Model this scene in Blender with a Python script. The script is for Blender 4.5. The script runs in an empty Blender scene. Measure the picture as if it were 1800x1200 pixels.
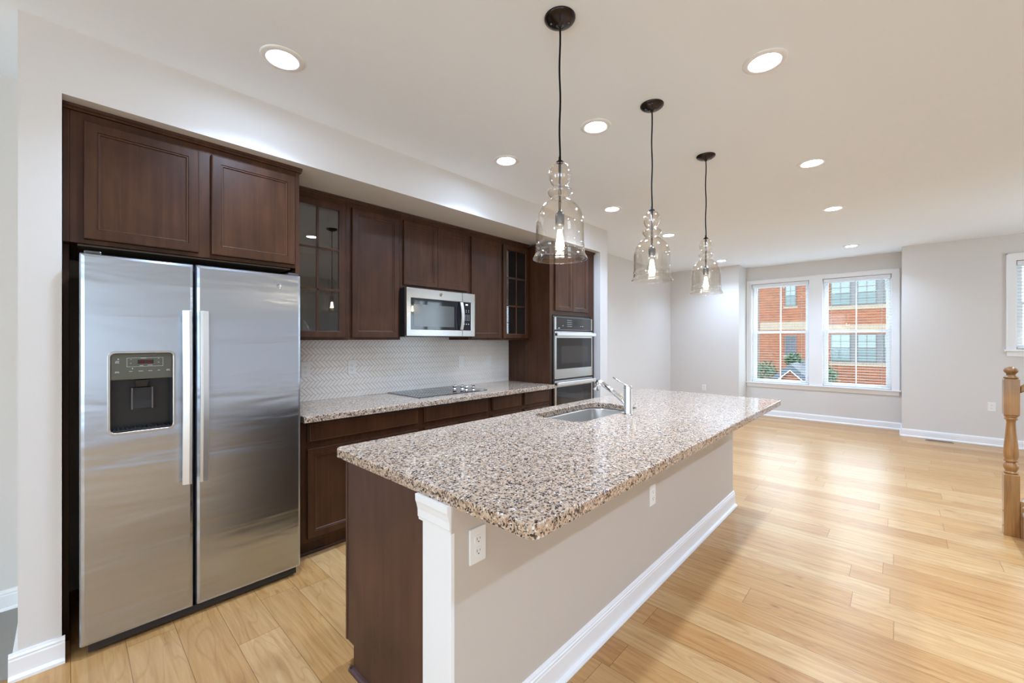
import bpy, bmesh, math, random
from mathutils import Vector, Matrix

random.seed(7)
D = bpy.data
C = bpy.context.scene.collection
S = bpy.context.scene

# ------------------------------------------------------------------ camera, world, sun, exposure
cam_d = D.cameras.new('camera'); cam = D.objects.new('camera', cam_d); C.objects.link(cam)
cam.location = (0, 0, 1.385)
cam.rotation_euler = (math.radians(90), 0, math.radians(43.0))
cam_d.sensor_width = 36; cam_d.lens = 728 / 1800 * 36
cam_d.shift_y = -2.5 / 1800
cam_d.clip_start = 0.05; cam_d.clip_end = 300
S.camera = cam

world = D.worlds.new('world'); S.world = world; world.use_nodes = True
wn = world.node_tree; wn.nodes.clear()
_o = wn.nodes.new('ShaderNodeOutputWorld'); _b = wn.nodes.new('ShaderNodeBackground')
_b.inputs[0].default_value = (0.70, 0.86, 1.0, 1); _b.inputs[1].default_value = 4.9
wn.links.new(_b.outputs[0], _o.inputs[0])

sun_d = D.lights.new('sun', 'SUN'); sun = D.objects.new('sun', sun_d); C.objects.link(sun)
sun_d.energy = 2.0; sun_d.angle = math.radians(1.0); sun_d.color = (1, 0.93, 0.82)
sun.rotation_euler = (math.radians(-30), math.radians(35), 0)

S.view_settings.view_transform = 'Standard'
S.view_settings.look = 'None'
S.view_settings.exposure = 0.45
S.view_settings.gamma = 1.0
S.view_settings.use_curve_mapping = False
cy = S.cycles
cy.use_denoising = True
cy.max_bounces = 12; cy.diffuse_bounces = 8; cy.glossy_bounces = 5; cy.transmission_bounces = 6
cy.transparent_max_bounces = 24
cy.sample_clamp_indirect = 8.0
cy.caustics_reflective = False; cy.caustics_refractive = False

LED_STRENGTH = 70.0
LED_WATTS = 10.2
BULB_STRENGTH = 45.0

# ------------------------------------------------------------------ materials
def _mat(name):
    m = D.materials.new(name); m.use_nodes = True
    nt = m.node_tree; nt.nodes.clear()
    out = nt.nodes.new('ShaderNodeOutputMaterial')
    return m, nt, out

def N(nt, t, **kw):
    n = nt.nodes.new(t)
    for k, v in kw.items():
        if k.startswith('i_'):
            n.inputs[k[2:].replace('_', ' ')].default_value = v
        else:
            setattr(n, k, v)
    return n

def lk(nt, a, b): nt.links.new(a, b)

def bsdf(nt, out, col=(0.8, 0.8, 0.8), rough=0.5, metal=0.0, coat=0.0, spec=0.5):
    b = nt.nodes.new('ShaderNodeBsdfPrincipled')
    b.inputs['Base Color'].default_value = (*col, 1); b.inputs['Roughness'].default_value = rough
    b.inputs['Metallic'].default_value = metal; b.inputs['Coat Weight'].default_value = coat
    b.inputs['Specular IOR Level'].default_value = spec
    b.inputs['Coat Roughness'].default_value = 0.15
    lk(nt, b.outputs[0], out.inputs[0])
    return b

def math_n(nt, op, a, b=None, clamp=False):
    n = nt.nodes.new('ShaderNodeMath'); n.operation = op; n.use_clamp = clamp
    for i, v in enumerate((a, b)):
        if v is None: continue
        if isinstance(v, (int, float)): n.inputs[i].default_value = v
        else: lk(nt, v, n.inputs[i])
    return n.outputs[0]

def ramp(nt, fac, stops, interp='LINEAR'):
    r = nt.nodes.new('ShaderNodeValToRGB'); r.color_ramp.interpolation = interp
    cr = r.color_ramp
    while len(cr.elements) > 1: cr.elements.remove(cr.elements[0])
    cr.elements[0].position = stops[0][0]; cr.elements[0].color = (*stops[0][1], 1)
    for p, c in stops[1:]:
        e = cr.elements.new(p); e.color = (*c, 1)
    lk(nt, fac, r.inputs[0])
    return r.outputs[0]

def mixc(nt, fac, a, b, blend='MIX'):
    m = nt.nodes.new('ShaderNodeMix'); m.data_type = 'RGBA'; m.blend_type = blend
    for s, v in ((m.inputs[0], fac), (m.inputs[6], a), (m.inputs[7], b)):
        if isinstance(v, (int, float)): s.default_value = v
        elif isinstance(v, tuple): s.default_value = (*v, 1)
        else: lk(nt, v, s)
    return m.outputs[2]

def coords(nt, scale=(1, 1, 1), world_space=True):
    if world_space:
        g = nt.nodes.new('ShaderNodeNewGeometry'); src = g.outputs['Position']
    else:
        g = nt.nodes.new('ShaderNodeTexCoord'); src = g.outputs['Object']
    mp = nt.nodes.new('ShaderNodeMapping'); mp.inputs['Scale'].default_value = scale
    lk(nt, src, mp.inputs[0])
    return mp.outputs[0]

def noise(nt, vec, scale=1.0, detail=3.0, rough=0.5, dist=0.0):
    n = nt.nodes.new('ShaderNodeTexNoise')
    n.inputs['Scale'].default_value = scale; n.inputs['Detail'].default_value = detail
    n.inputs['Roughness'].default_value = rough; n.inputs['Distortion'].default_value = dist
    lk(nt, vec, n.inputs['Vector'])
    return n

def bump(nt, b, h, strength=0.2, dist=0.01):
    bm = nt.nodes.new('ShaderNodeBump'); bm.inputs['Strength'].default_value = strength
    bm.inputs['Distance'].default_value = dist
    lk(nt, h, bm.inputs['Height']); lk(nt, bm.outputs[0], b.inputs['Normal'])

def plain(name, col, rough=0.5, metal=0.0, coat=0.0, spec=0.5, tex=None):
    m, nt, out = _mat(name); b = bsdf(nt, out, col, rough, metal, coat, spec)
    if tex:
        n = noise(nt, coords(nt), tex[0], 3)
        bump(nt, b, n.outputs['Fac'], tex[1], tex[2])
    return m

M = {}
M['wall'] = plain('wall_paint', (0.685, 0.662, 0.632), 0.75, tex=(220, 0.08, 0.002))
M['ceiling'] = plain('ceiling_paint', (0.85, 0.905, 0.955), 0.85, tex=(150, 0.06, 0.002))
M['trim'] = plain('trim_paint', (0.84, 0.845, 0.85), 0.35, tex=(40, 0.03, 0.002))
M['island_paint'] = plain('island_paint', (0.56, 0.505, 0.442), 0.7, tex=(220, 0.08, 0.002))
M['plastic'] = plain('white_plastic', (0.82, 0.82, 0.80), 0.3)
M['slot'] = plain('dark_slot', (0.02, 0.02, 0.02), 0.6)
M['blackplastic'] = plain('black_plastic', (0.018, 0.018, 0.02), 0.3)
M['blackglass'] = plain('black_glass', (0.012, 0.012, 0.014), 0.04, spec=0.6)
M['ovenglass'] = plain('oven_glass', (0.03, 0.027, 0.025), 0.06, spec=0.7)
M['mwglass'] = plain('microwave_glass', (0.075, 0.075, 0.07), 0.12, spec=0.7)
M['panelgrey'] = plain('dispenser_grey', (0.11, 0.11, 0.085), 0.3, 0.3)
M['chrome'] = plain('chrome', (0.86, 0.87, 0.88), 0.06, 1.0)
M['canopy'] = plain('dark_bronze', (0.035, 0.026, 0.022), 0.22, 0.8)
M['cord'] = plain('black_cord', (0.006, 0.006, 0.007), 0.85, spec=0.15)
M['socket'] = plain('dark_nickel', (0.16, 0.16, 0.17), 0.25, 0.9)
M['mark'] = plain('white_mark', (0.62, 0.64, 0.66), 0.5)
M['emblem'] = plain('emblem', (0.42, 0.38, 0.32), 0.25, 0.9)
M['blind'] = plain('blind_slat', (0.80, 0.82, 0.85), 0.45)
M['ladder'] = plain('blind_cord', (0.62, 0.62, 0.62), 0.6)
M['vinyl'] = plain('window_vinyl', (0.86, 0.88, 0.90), 0.3)
M['carpet'] = plain('carpet', (0.46, 0.38, 0.29), 0.95, tex=(400, 0.8, 0.006))
M['hallcarpet'] = plain('hall_carpet', (0.36, 0.34, 0.31), 0.95, tex=(400, 0.8, 0.006))
M['oakvent'] = plain('vent_brown', (0.26, 0.16, 0.09), 0.4)
M['roofdark'] = plain('dark_shingle', (0.07, 0.075, 0.085), 0.9, tex=(6, 0.5, 0.05))
M['extwhite'] = plain('exterior_white', (0.75, 0.76, 0.78), 0.6)
M['extframe'] = plain('exterior_window_frame', (0.09, 0.075, 0.065), 0.5)
M['extpanel'] = plain('exterior_panel', (0.12, 0.11, 0.105), 0.6)
M['extblind'] = plain('exterior_blind', (0.19, 0.22, 0.20), 0.5)
M['extglass'] = plain('exterior_glass', (0.10, 0.13, 0.12), 0.3)
M['extdark'] = plain('exterior_dark_glass', (0.03, 0.03, 0.035), 0.15)
M['ground'] = plain('ground', (0.22, 0.22, 0.21), 0.9, tex=(2, 0.3, 0.02))
M['leaf'] = plain('leaf', (0.035, 0.07, 0.02), 0.6)

def wood(name, c0, c1, c2, grain=(38, 38, 1.6), rough=0.38, coat=0.05, blotch=5):
    m, nt, out = _mat(name); b = bsdf(nt, out, c1, rough, 0, coat, 0.26)
    v = coords(nt, grain)
    n1 = noise(nt, v, 1.0, 6, 0.6, 0.4)
    v2 = coords(nt, (1, 1, 0.55))
    n2 = noise(nt, v2, blotch, 3, 0.55, 0.6)
    col = ramp(nt, n1.outputs['Fac'], [(0.25, c0), (0.5, c1), (0.78, c2)])
    f = ramp(nt, n2.outputs['Fac'], [(0.3, (0.72, 0.72, 0.72)), (0.7, (1.28, 1.22, 1.18))])
    lk(nt, mixc(nt, 1.0, col, f, 'MULTIPLY'), b.inputs['Base Color'])
    bump(nt, b, n1.outputs['Fac'], 0.06, 0.002)
    return m
M['cherry'] = wood('dark_cherry', (0.040, 0.0150, 0.0065), (0.058, 0.0230, 0.0103), (0.076, 0.032, 0.015))
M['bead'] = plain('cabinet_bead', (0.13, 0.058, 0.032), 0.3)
M['panelwood'] = wood('island_panel_wood', (0.064, 0.031, 0.020), (0.080, 0.039, 0.025), (0.094, 0.047, 0.031), grain=(22, 22, 0.9), rough=0.45, coat=0.0)
M['interior'] = plain('cabinet_interior', (0.045, 0.032, 0.026), 0.5)
M['shoe'] = plain('shoe_moulding', (0.07, 0.032, 0.03), 0.3)
M['raw'] = plain('raw_underside', (0.16, 0.11, 0.07), 0.7)
M['oak'] = wood('honey_oak', (0.21, 0.095, 0.027), (0.30, 0.145, 0.045), (0.37, 0.20, 0.072), grain=(60, 60, 3), rough=0.28, coat=0.4, blotch=4)

def floor_mat():
    m, nt, out = _mat('plank_floor'); b = bsdf(nt, out, (0.5, 0.35, 0.2), 0.3, spec=0.38)
    g = nt.nodes.new('ShaderNodeNewGeometry'); sp = nt.nodes.new('ShaderNodeSeparateXYZ')
    lk(nt, g.outputs['Position'], sp.inputs[0])
    x, y = sp.outputs[0], sp.outputs[1]
    W, L = 0.173, 1.22
    yy = math_n(nt, 'DIVIDE', math_n(nt, 'SUBTRACT', y, 0.008), W)
    row = math_n(nt, 'FLOOR', yy)
    fy = math_n(nt, 'FRACT', yy)
    wn1 = nt.nodes.new('ShaderNodeTexWhiteNoise'); wn1.noise_dimensions = '1D'; lk(nt, row, wn1.inputs['W'])
    xx = math_n(nt, 'ADD', math_n(nt, 'DIVIDE', x, L), math_n(nt, 'MULTIPLY', wn1.outputs['Value'], 7.3))
    colm = math_n(nt, 'FLOOR', xx); fx = math_n(nt, 'FRACT', xx)
    cmb = nt.nodes.new('ShaderNodeCombineXYZ'); lk(nt, row, cmb.inputs[0]); lk(nt, colm, cmb.inputs[1])
    wn2 = nt.nodes.new('ShaderNodeTexWhiteNoise'); wn2.noise_dimensions = '2D'; lk(nt, cmb.outputs[0], wn2.inputs['Vector'])
    rnd = wn2.outputs['Value']
    # grain coordinates, shifted for each plank
    gx = math_n(nt, 'ADD', math_n(nt, 'MULTIPLY', x, 1.0), math_n(nt, 'MULTIPLY', rnd, 37.0))
    gy = math_n(nt, 'ADD', y, math_n(nt, 'MULTIPLY', rnd, 11.0))
    gv = nt.nodes.new('ShaderNodeCombineXYZ'); lk(nt, gx, gv.inputs[0]); lk(nt, gy, gv.inputs[1])
    mp = nt.nodes.new('ShaderNodeMapping'); mp.inputs['Scale'].default_value = (2.2, 34, 1); lk(nt, gv.outputs[0], mp.inputs[0])
    n1 = noise(nt, mp.outputs[0], 1.0, 7, 0.62, 0.5)
    mp2 = nt.nodes.new('ShaderNodeMapping'); mp2.inputs['Scale'].default_value = (0.9, 7.0, 1); lk(nt, gv.outputs[0], mp2.inputs[0])
    n2 = noise(nt, mp2.outputs[0], 1.0, 2, 0.5, 0.3)
    # cathedral rings from contour lines of the slow noise
    rings = math_n(nt, 'FRACT', math_n(nt, 'MULTIPLY', n2.outputs['Fac'], 14.0))
    tone = ramp(nt, n1.outputs['Fac'], [(0.28, (0.39, 0.195, 0.066)), (0.5, (0.49, 0.270, 0.102)), (0.75, (0.555, 0.340, 0.145))])
    rr = ramp(nt, rings, [(0.0, (0.84, 0.80, 0.74)), (0.18, (1, 1, 1)), (0.85, (1.03, 1.03, 1.03)), (1.0, (0.86, 0.82, 0.77))])
    c = mixc(nt, 0.8, tone, mixc(nt, 1.0, tone, rr, 'MULTIPLY'))
    pl = ramp(nt, rnd, [(0.0, (0.86, 0.78, 0.68)), (0.45, (0.97, 0.95, 0.92)), (1.0, (1.06, 1.16, 1.34))])
    c = mixc(nt, 1.0, c, pl, 'MULTIPLY')
    # knots
    mp3 = nt.nodes.new('ShaderNodeMapping'); mp3.inputs['Scale'].default_value = (1.7, 4.2, 1); lk(nt, gv.outputs[0], mp3.inputs[0])
    vor = nt.nodes.new('ShaderNodeTexVoronoi'); vor.inputs['Scale'].default_value = 1.3; lk(nt, mp3.outputs[0], vor.inputs['Vector'])
    kn = ramp(nt, vor.outputs['Distance'], [(0.0, (0.42, 0.30, 0.22)), (0.035, (0.62, 0.5, 0.4)), (0.075, (1, 1, 1))])
    c = mixc(nt, 0.8, c, mixc(nt, 1.0, c, kn, 'MULTIPLY'))
    # seams
    e1 = math_n(nt, 'MULTIPLY', math_n(nt, 'MINIMUM', fy, math_n(nt, 'SUBTRACT', 1.0, fy)), W)
    e2 = math_n(nt, 'MULTIPLY', math_n(nt, 'MINIMUM', fx, math_n(nt, 'SUBTRACT', 1.0, fx)), L)
    e = math_n(nt, 'MINIMUM', e1, e2)
    seam = ramp(nt, math_n(nt, 'MULTIPLY', e, 400.0), [(0.25, (0.50, 0.42, 0.34)), (0.75, (1, 1, 1))])
    c = mixc(nt, 1.0, c, seam, 'MULTIPLY')
    lk(nt, c, b.inputs['Base Color'])
    rg = ramp(nt, n1.outputs['Fac'], [(0.2, (0.26, 0.26, 0.26)), (0.8, (0.35, 0.35, 0.35))])
    lk(nt, rg, b.inputs['Roughness'])
    bump(nt, b, n1.outputs['Fac'], 0.05, 0.003)
    return m
M['floor'] = floor_mat()

def granite():
    m, nt, out = _mat('speckled_granite'); b = bsdf(nt, out, (0.5, 0.4, 0.3), 0.07, 0, 0.0, 0.5)
    v = coords(nt)
    nd = noise(nt, v, 140, 2, 0.5)
    va = nt.nodes.new('ShaderNodeVectorMath'); va.operation = 'SCALE'; va.inputs['Scale'].default_value = 0.010
    lk(nt, nd.outputs['Color'], va.inputs[0])
    vb = nt.nodes.new('ShaderNodeVectorMath'); vb.operation = 'ADD'; lk(nt, v, vb.inputs[0]); lk(nt, va.outputs[0], vb.inputs[1])
    vo = nt.nodes.new('ShaderNodeTexVoronoi'); vo.inputs['Scale'].default_value = 160; lk(nt, vb.outputs[0], vo.inputs['Vector'])
    sc = nt.nodes.new('ShaderNodeSeparateColor'); lk(nt, vo.outputs['Color'], sc.inputs[0])
    base = ramp(nt, sc.outputs[0], [(0.0, (0.46, 0.325, 0.215)), (0.25, (0.54, 0.39, 0.275)), (0.5, (0.45, 0.355, 0.27)),
                                    (0.66, (0.57, 0.445, 0.34)), (0.80, (0.30, 0.19, 0.12)), (0.95, (0.70, 0.67, 0.63))], 'CONSTANT')
    vo2 = nt.nodes.new('ShaderNodeTexVoronoi'); vo2.inputs['Scale'].default_value = 190; lk(nt, vb.outputs[0], vo2.inputs['Vector'])
    sc2 = nt.nodes.new('ShaderNodeSeparateColor'); lk(nt, vo2.outputs['Color'], sc2.inputs[0])
    cl = noise(nt, v, 60, 2, 0.6)
    thr = math_n(nt, 'ADD', math_n(nt, 'MULTIPLY', cl.outputs['Fac'], 1.3), math_n(nt, 'MULTIPLY', sc2.outputs[1], 0.75))
    dark = ramp(nt, math_n(nt, 'MULTIPLY', thr, 0.5), [(0.0, (0, 0, 0)), (0.60, (1, 1, 1))], 'CONSTANT')
    dcol = ramp(nt, sc2.outputs[2], [(0.0, (0.035, 0.028, 0.028)), (0.5, (0.09, 0.065, 0.055)), (0.8, (0.17, 0.15, 0.14))], 'CONSTANT')
    lk(nt, mixc(nt, dark, base, dcol), b.inputs['Base Color'])
    return m
M['granite'] = granite()

def steel(name, col=(0.60, 0.61, 0.62), rough=0.22, horiz=True, wavy=0.0):
    m, nt, out = _mat(name); b = bsdf(nt, out, col, rough, 1.0)
    v = coords(nt, (6, 6, 900) if horiz else (900, 900, 6))
    n = noise(nt, v, 1.0, 3, 0.6)
    h = n.outputs['Fac']
    b1 = nt.nodes.new('ShaderNodeBump'); b1.inputs['Strength'].default_value = 0.05; b1.inputs['Distance'].default_value = 0.0006
    lk(nt, h, b1.inputs['Height'])
    if wavy:
        v2 = coords(nt, (1.5, 1.5, 9))
        n2 = noise(nt, v2, 1.0, 2, 0.5, 0.4)
        b2 = nt.nodes.new('ShaderNodeBump'); b2.inputs['Strength'].default_value = wavy; b2.inputs['Distance'].default_value = 0.02
        lk(nt, n2.outputs['Fac'], b2.inputs['Height']); lk(nt, b1.outputs[0], b2.inputs['Normal'])
        lk(nt, b2.outputs[0], b.inputs['Normal'])
    else:
        lk(nt, b1.outputs[0], b.inputs['Normal'])
    b.inputs['Anisotropic'].default_value = 0.5
    return m
M['steel'] = steel('brushed_steel', (0.56, 0.55, 0.53), 0.24)
def aniso_steel(*a):
    m = steel(*a); nt = m.node_tree; b = [n for n in nt.nodes if n.type == 'BSDF_PRINCIPLED'][0]
    t = nt.nodes.new('ShaderNodeTangent'); t.direction_type = 'RADIAL'; t.axis = 'Z'
    lk(nt, t.outputs[0], b.inputs['Tangent']); b.inputs['Anisotropic'].default_value = 0.85
    return m
M['fridgesteel'] = aniso_steel('fridge_steel', (0.51, 0.56, 0.635), 0.24, True, 0.2)
M['handle'] = steel('handle_steel', (0.74, 0.74, 0.73), 0.42, False)
M['sinksteel'] = plain('sink_steel', (0.72, 0.70, 0.67), 0.28, 1.0)

def thin_glass(name, tint=(1, 1, 1), edge=(0.9, 0.9, 0.9), rough=0.0, refl=1.0):
    m, nt, out = _mat(name)
    tr = nt.nodes.new('ShaderNodeBsdfTransparent'); gl = nt.nodes.new('ShaderNodeBsdfGlossy')
    gl.inputs['Roughness'].default_value = rough; gl.inputs['Color'].default_value = (1, 1, 1, 1)
    lw = nt.nodes.new('ShaderNodeLayerWeight'); lw.inputs['Blend'].default_value = 0.5
    f3 = math_n(nt, 'POWER', lw.outputs['Facing'], 5.0)
    lk(nt, mixc(nt, f3, tint, edge), tr.inputs['Color'])
    f5 = math_n(nt, 'POWER', lw.outputs['Facing'], 5.0)
    fac = math_n(nt, 'MULTIPLY', math_n(nt, 'ADD', math_n(nt, 'MULTIPLY', f5, 0.9), 0.045), refl, True)
    mx = nt.nodes.new('ShaderNodeMixShader'); lk(nt, fac, mx.inputs[0]); lk(nt, tr.outputs[0], mx.inputs[1]); lk(nt, gl.outputs[0], mx.inputs[2])
    lk(nt, mx.outputs[0], out.inputs[0])
    return m
M['pane'] = thin_glass('window_pane', (0.97, 0.98, 0.98), (0.8, 0.85, 0.85), refl=0.3)
M['cabglass'] = thin_glass('cabinet_pane', (0.80, 0.81, 0.80), (0.5, 0.5, 0.5), refl=1.9)
M['amber'] = thin_glass('amber_glass', (0.975, 0.96, 0.935), (0.66, 0.58, 0.49), refl=1.5)
M['bulbglass'] = thin_glass('bulb_glass', (0.98, 0.97, 0.94), (0.8, 0.75, 0.7), refl=1.0)

def emit(name, col, st):
    m, nt, out = _mat(name); e = nt.nodes.new('ShaderNodeEmission')
    e.inputs[0].default_value = (*col, 1); e.inputs[1].default_value = st; lk(nt, e.outputs[0], out.inputs[0])
    return m
M['led'] = emit('led_lens', (0.69, 0.905, 1.25), LED_STRENGTH)
M['filament'] = emit('filament', (1.0, 0.86, 0.68), BULB_STRENGTH)
M['display'] = emit('microwave_display', (0.75, 0.85, 1.0), 1.6)
M['display_red'] = emit('fridge_display', (0.5, 0.04, 0.03), 0.25)

def tile():
    m, nt, out = _mat('herringbone_tile'); b = bsdf(nt, out, (0.70, 0.66, 0.61), 0.16)
    n = noise(nt, coords(nt), 9, 2)
    lk(nt, ramp(nt, n.outputs['Fac'], [(0.3, (0.86, 0.82, 0.77)), (0.7, (0.90, 0.87, 0.83))]), b.inputs['Base Color'])
    return m
M['tile'] = tile()
M['grout'] = plain('grout', (0.26, 0.21, 0.18), 0.9)

def brick(name, c1, c2, mortar, rot=False):
    m, nt, out = _mat(name); b = bsdf(nt, out, c1, 0.85)
    g = nt.nodes.new('ShaderNodeNewGeometry'); sp = nt.nodes.new('ShaderNodeSeparateXYZ'); lk(nt, g.outputs['Position'], sp.inputs[0])
    cb = nt.nodes.new('ShaderNodeCombineXYZ')
    lk(nt, sp.outputs[2 if rot else 0], cb.inputs[0]); lk(nt, sp.outputs[0 if rot else 2], cb.inputs[1])
    t = nt.nodes.new('ShaderNodeTexBrick'); lk(nt, cb.outputs[0], t.inputs['Vector'])
    t.inputs['Scale'].default_value = 1.0; t.inputs['Brick Width'].default_value = 0.23; t.inputs['Row Height'].default_value = 0.088
    t.inputs['Mortar Size'].default_value = 0.010; t.inputs['Mortar Smooth'].default_value = 0.2
    t.inputs['Color1'].default_value = (*c1, 1); t.inputs['Color2'].default_value = (*c2, 1); t.inputs['Mortar'].default_value = (*mortar, 1)
    t.inputs['Bias'].default_value = -0.1
    lk(nt, t.outputs['Color'], b.inputs['Base Color'])
    return m
M['brick'] = brick('red_brick', (0.25, 0.058, 0.013), (0.14, 0.032, 0.009), (0.20, 0.13, 0.075))
M['brickband'] = brick('tan_brick', (0.27, 0.19, 0.125), (0.23, 0.15, 0.09), (0.3, 0.26, 0.2), True)

# ------------------------------------------------------------------ mesh builder
ORI = {}
def origin(o):
    return ORI.get(o.name, Vector((0, 0, 0)))

class MB:
    def __init__(s): s.v = []; s.f = []; s.sm = []
    def add(s, vs, fs, smooth=False):
        k = len(s.v); s.v += [tuple(map(float, p)) for p in vs]
        for f in fs: s.f.append([i + k for i in f]); s.sm.append(smooth)
        return s
    def box(s, x0, x1, y0, y1, z0, z1):
        x0, x1 = sorted((x0, x1)); y0, y1 = sorted((y0, y1)); z0, z1 = sorted((z0, z1))
        v = [(x, y, z) for z in (z0, z1) for y in (y0, y1) for x in (x0, x1)]
        return s.add(v, [(0, 2, 3, 1), (4, 5, 7, 6), (0, 1, 5, 4), (2, 6, 7, 3), (0, 4, 6, 2), (1, 3, 7, 5)])
    def loops(s, L, cap0=True, cap1=True, smooth=False, closed=True):
        n = len(L[0]); vs = [p for l in L for p in l]; fs = []
        for a in range(len(L) - 1):
            for i in range(n if closed else n - 1):
                j = (i + 1) % n
                fs.append((a * n + i, a * n + j, (a + 1) * n + j, (a + 1) * n + i))
        k = len(s.v); s.add(vs, fs, smooth)
        if cap0: s.f.append([k + i for i in range(n)][::-1]); s.sm.append(False)
        if cap1: s.f.append([k + (len(L) - 1) * n + i for i in range(n)]); s.sm.append(False)
        return s
    def lathe(s, prof, c, n=32, axis='z', cap0=False, cap1=False, smooth=True):
        L = []
        for r, h in prof:
            l = []
            for i in range(n):
                a = 2 * math.pi * i / n; p, q = r * math.cos(a), r * math.sin(a)
                l.append({'z': (c[0] + p, c[1] + q, c[2] + h), 'x': (c[0] + h, c[1] + p, c[2] + q), 'y': (c[0] + q, c[1] + h, c[2] + p)}[axis])
            L.append(l)
        return s.loops(L, cap0, cap1, smooth)
    def tube(s, pts, r, n=12, caps=True):
        pts = [Vector(p) for p in pts]; L = []
        rs = r if isinstance(r, (list, tuple)) else [r] * len(pts)
        for i, p in enumerate(pts):
            t = (pts[min(i + 1, len(pts) - 1)] - pts[max(i - 1, 0)]).normalized()
            a = Vector((0, 0, 1)) if abs(t.z) < 0.95 else Vector((0, 1, 0))
            u = t.cross(a).normalized(); w = t.cross(u).normalized()
            L.append([tuple(p + (u * math.cos(2 * math.pi * k / n) + w * math.sin(2 * math.pi * k / n)) * rs[i]) for k in range(n)])
        return s.loops(L, caps, caps, True)
    def prism(s, poly, axis, a0, a1):
        """extrude a closed 2-D polygon along an axis; poly gives the other two coordinates in order"""
        def P(p, a):
            return {'x': (a, p[0], p[1]), 'y': (p[0], a, p[1]), 'z': (p[0], p[1], a)}[axis]
        return s.loops([[P(p, a0) for p in poly], [P(p, a1) for p in poly]])
    def build(s, name, mat, parent=None, bevel=0.0, seg=2, recalc=True, angle=40):
        me = D.meshes.new(name)
        if parent is not None: off = origin(parent)
        else:
            xs, ys, zs = zip(*s.v)
            off = Vector(((min(xs) + max(xs)) / 2, (min(ys) + max(ys)) / 2, min(zs)))
        me.from_pydata([tuple(Vector(p) - off) for p in s.v], [], s.f)
        me.polygons.foreach_set('use_smooth', s.sm)
        if recalc:
            bm = bmesh.new(); bm.from_mesh(me); bmesh.ops.recalc_face_normals(bm, faces=bm.faces); bm.to_mesh(me); bm.free()
        me.materials.append(mat if not isinstance(mat, str) else M[mat])
        o = D.objects.new(name, me); C.objects.link(o)
        if parent is not None: o.parent = parent; ORI[o.name] = off
        else: o.location = off; ORI[o.name] = off
        if bevel:
            b = o.modifiers.new('bevel', 'BEVEL'); b.width = bevel; b.segments = seg; b.limit_method = 'ANGLE'; b.angle_limit = math.radians(angle)
            b.harden_normals = False
        return o

def tag(o, label=None, cat=None, group=None, kind=None):
    if label: o['label'] = label
    if cat: o['category'] = cat
    if group: o['group'] = group
    if kind: o['kind'] = kind
    return o

def thing(name, loc, label, cat, group=None):
    o = D.objects.new(name, None); C.objects.link(o); o.location = loc; o.empty_display_size = 0.05
    ORI[o.name] = Vector(loc)
    return tag(o, label, cat, group)

def copy_tree(o, loc=None, parent=None, label=None):
    c = o.copy(); C.objects.link(c)
    if parent is not None: c.parent = parent
    if loc is not None: c.location = loc
    if label: c['label'] = label
    for ch in [k for k in D.objects if k.parent == o]: copy_tree(ch, None, c)
    return c

def struct(o): o['kind'] = 'structure'; return o

def rrect(a0, a1, b0, b1, r, n=6):
    pts = []
    for cx, cy_, s0 in ((a1 - r, b1 - r, 0), (a0 + r, b1 - r, 90), (a0 + r, b0 + r, 180), (a1 - r, b0 + r, 270)):
        for i in range(n + 1):
            a = math.radians(s0 + 90 * i / n); pts.append((cx + r * math.cos(a), cy_ + r * math.sin(a)))
    return pts

def holed(mb, outer, hole, P, front, back, bev=0.0):
    """slab with one hole. outer/hole: (a0,a1,b0,b1,r); P(a,b,d)->xyz; d from back to front"""
    def ring(spec, ins, d):
        a0, a1, b0, b1, r = spec
        return [P(a, b, d) for a, b in rrect(a0 + ins, a1 - ins, b0 + ins, b1 - ins, max(r - ins, 0.0004))]
    sgn = 1 if front > back else -1
    oL = [ring(outer, 0, back), ring(outer, 0, front - sgn * bev), ring(outer, bev * 0.3, front - sgn * bev * 0.3), ring(outer, bev, front)] if bev else [ring(outer, 0, back), ring(outer, 0, front)]
    hb = min(bev, 0.003)
    hL = [ring(hole, 0, back), ring(hole, 0, front - sgn * hb), ring(hole, -hb, front)] if bev else [ring(hole, 0, back), ring(hole, 0, front)]
    mb.loops(oL, False, False); mb.loops(hL, False, False)
    for A, B in ((oL[-1], hL[-1]), (oL[0], hL[0])):
        mb.loops([A, B], False, False)
    return mb

# ------------------------------------------------------------------ setting
XW = -3.34      # wall behind the cabinets
XS = -2.64      # face of soffit and piers
CEIL = 2.74
struct(MB().box(-3.5, 3.2, -4.2, 9.0, -0.12, 0).build('floor', 'floor'))
struct(MB().box(-3.5, 3.2, -4.2, 9.0, CEIL, CEIL + 0.12).build('ceiling', 'ceiling'))
struct(MB().box(XW, -2.66, -1.3, -0.152, 0.0005, 0.010).build('floor_hall', 'hallcarpet'))
struct(MB().box(XW - 0.12, XW, -4.2, 9.0, 0, CEIL).build('wall_left', 'wall'))
struct(MB().prism([(-0.140, 0), (-0.140, CEIL), (4.565, CEIL), (4.565, 0), (4.40, 0), (4.40, 2.450), (-0.018, 2.450), (-0.018, 0)], 'x', XW, XS).build('wall_niche', 'wall'))
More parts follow.
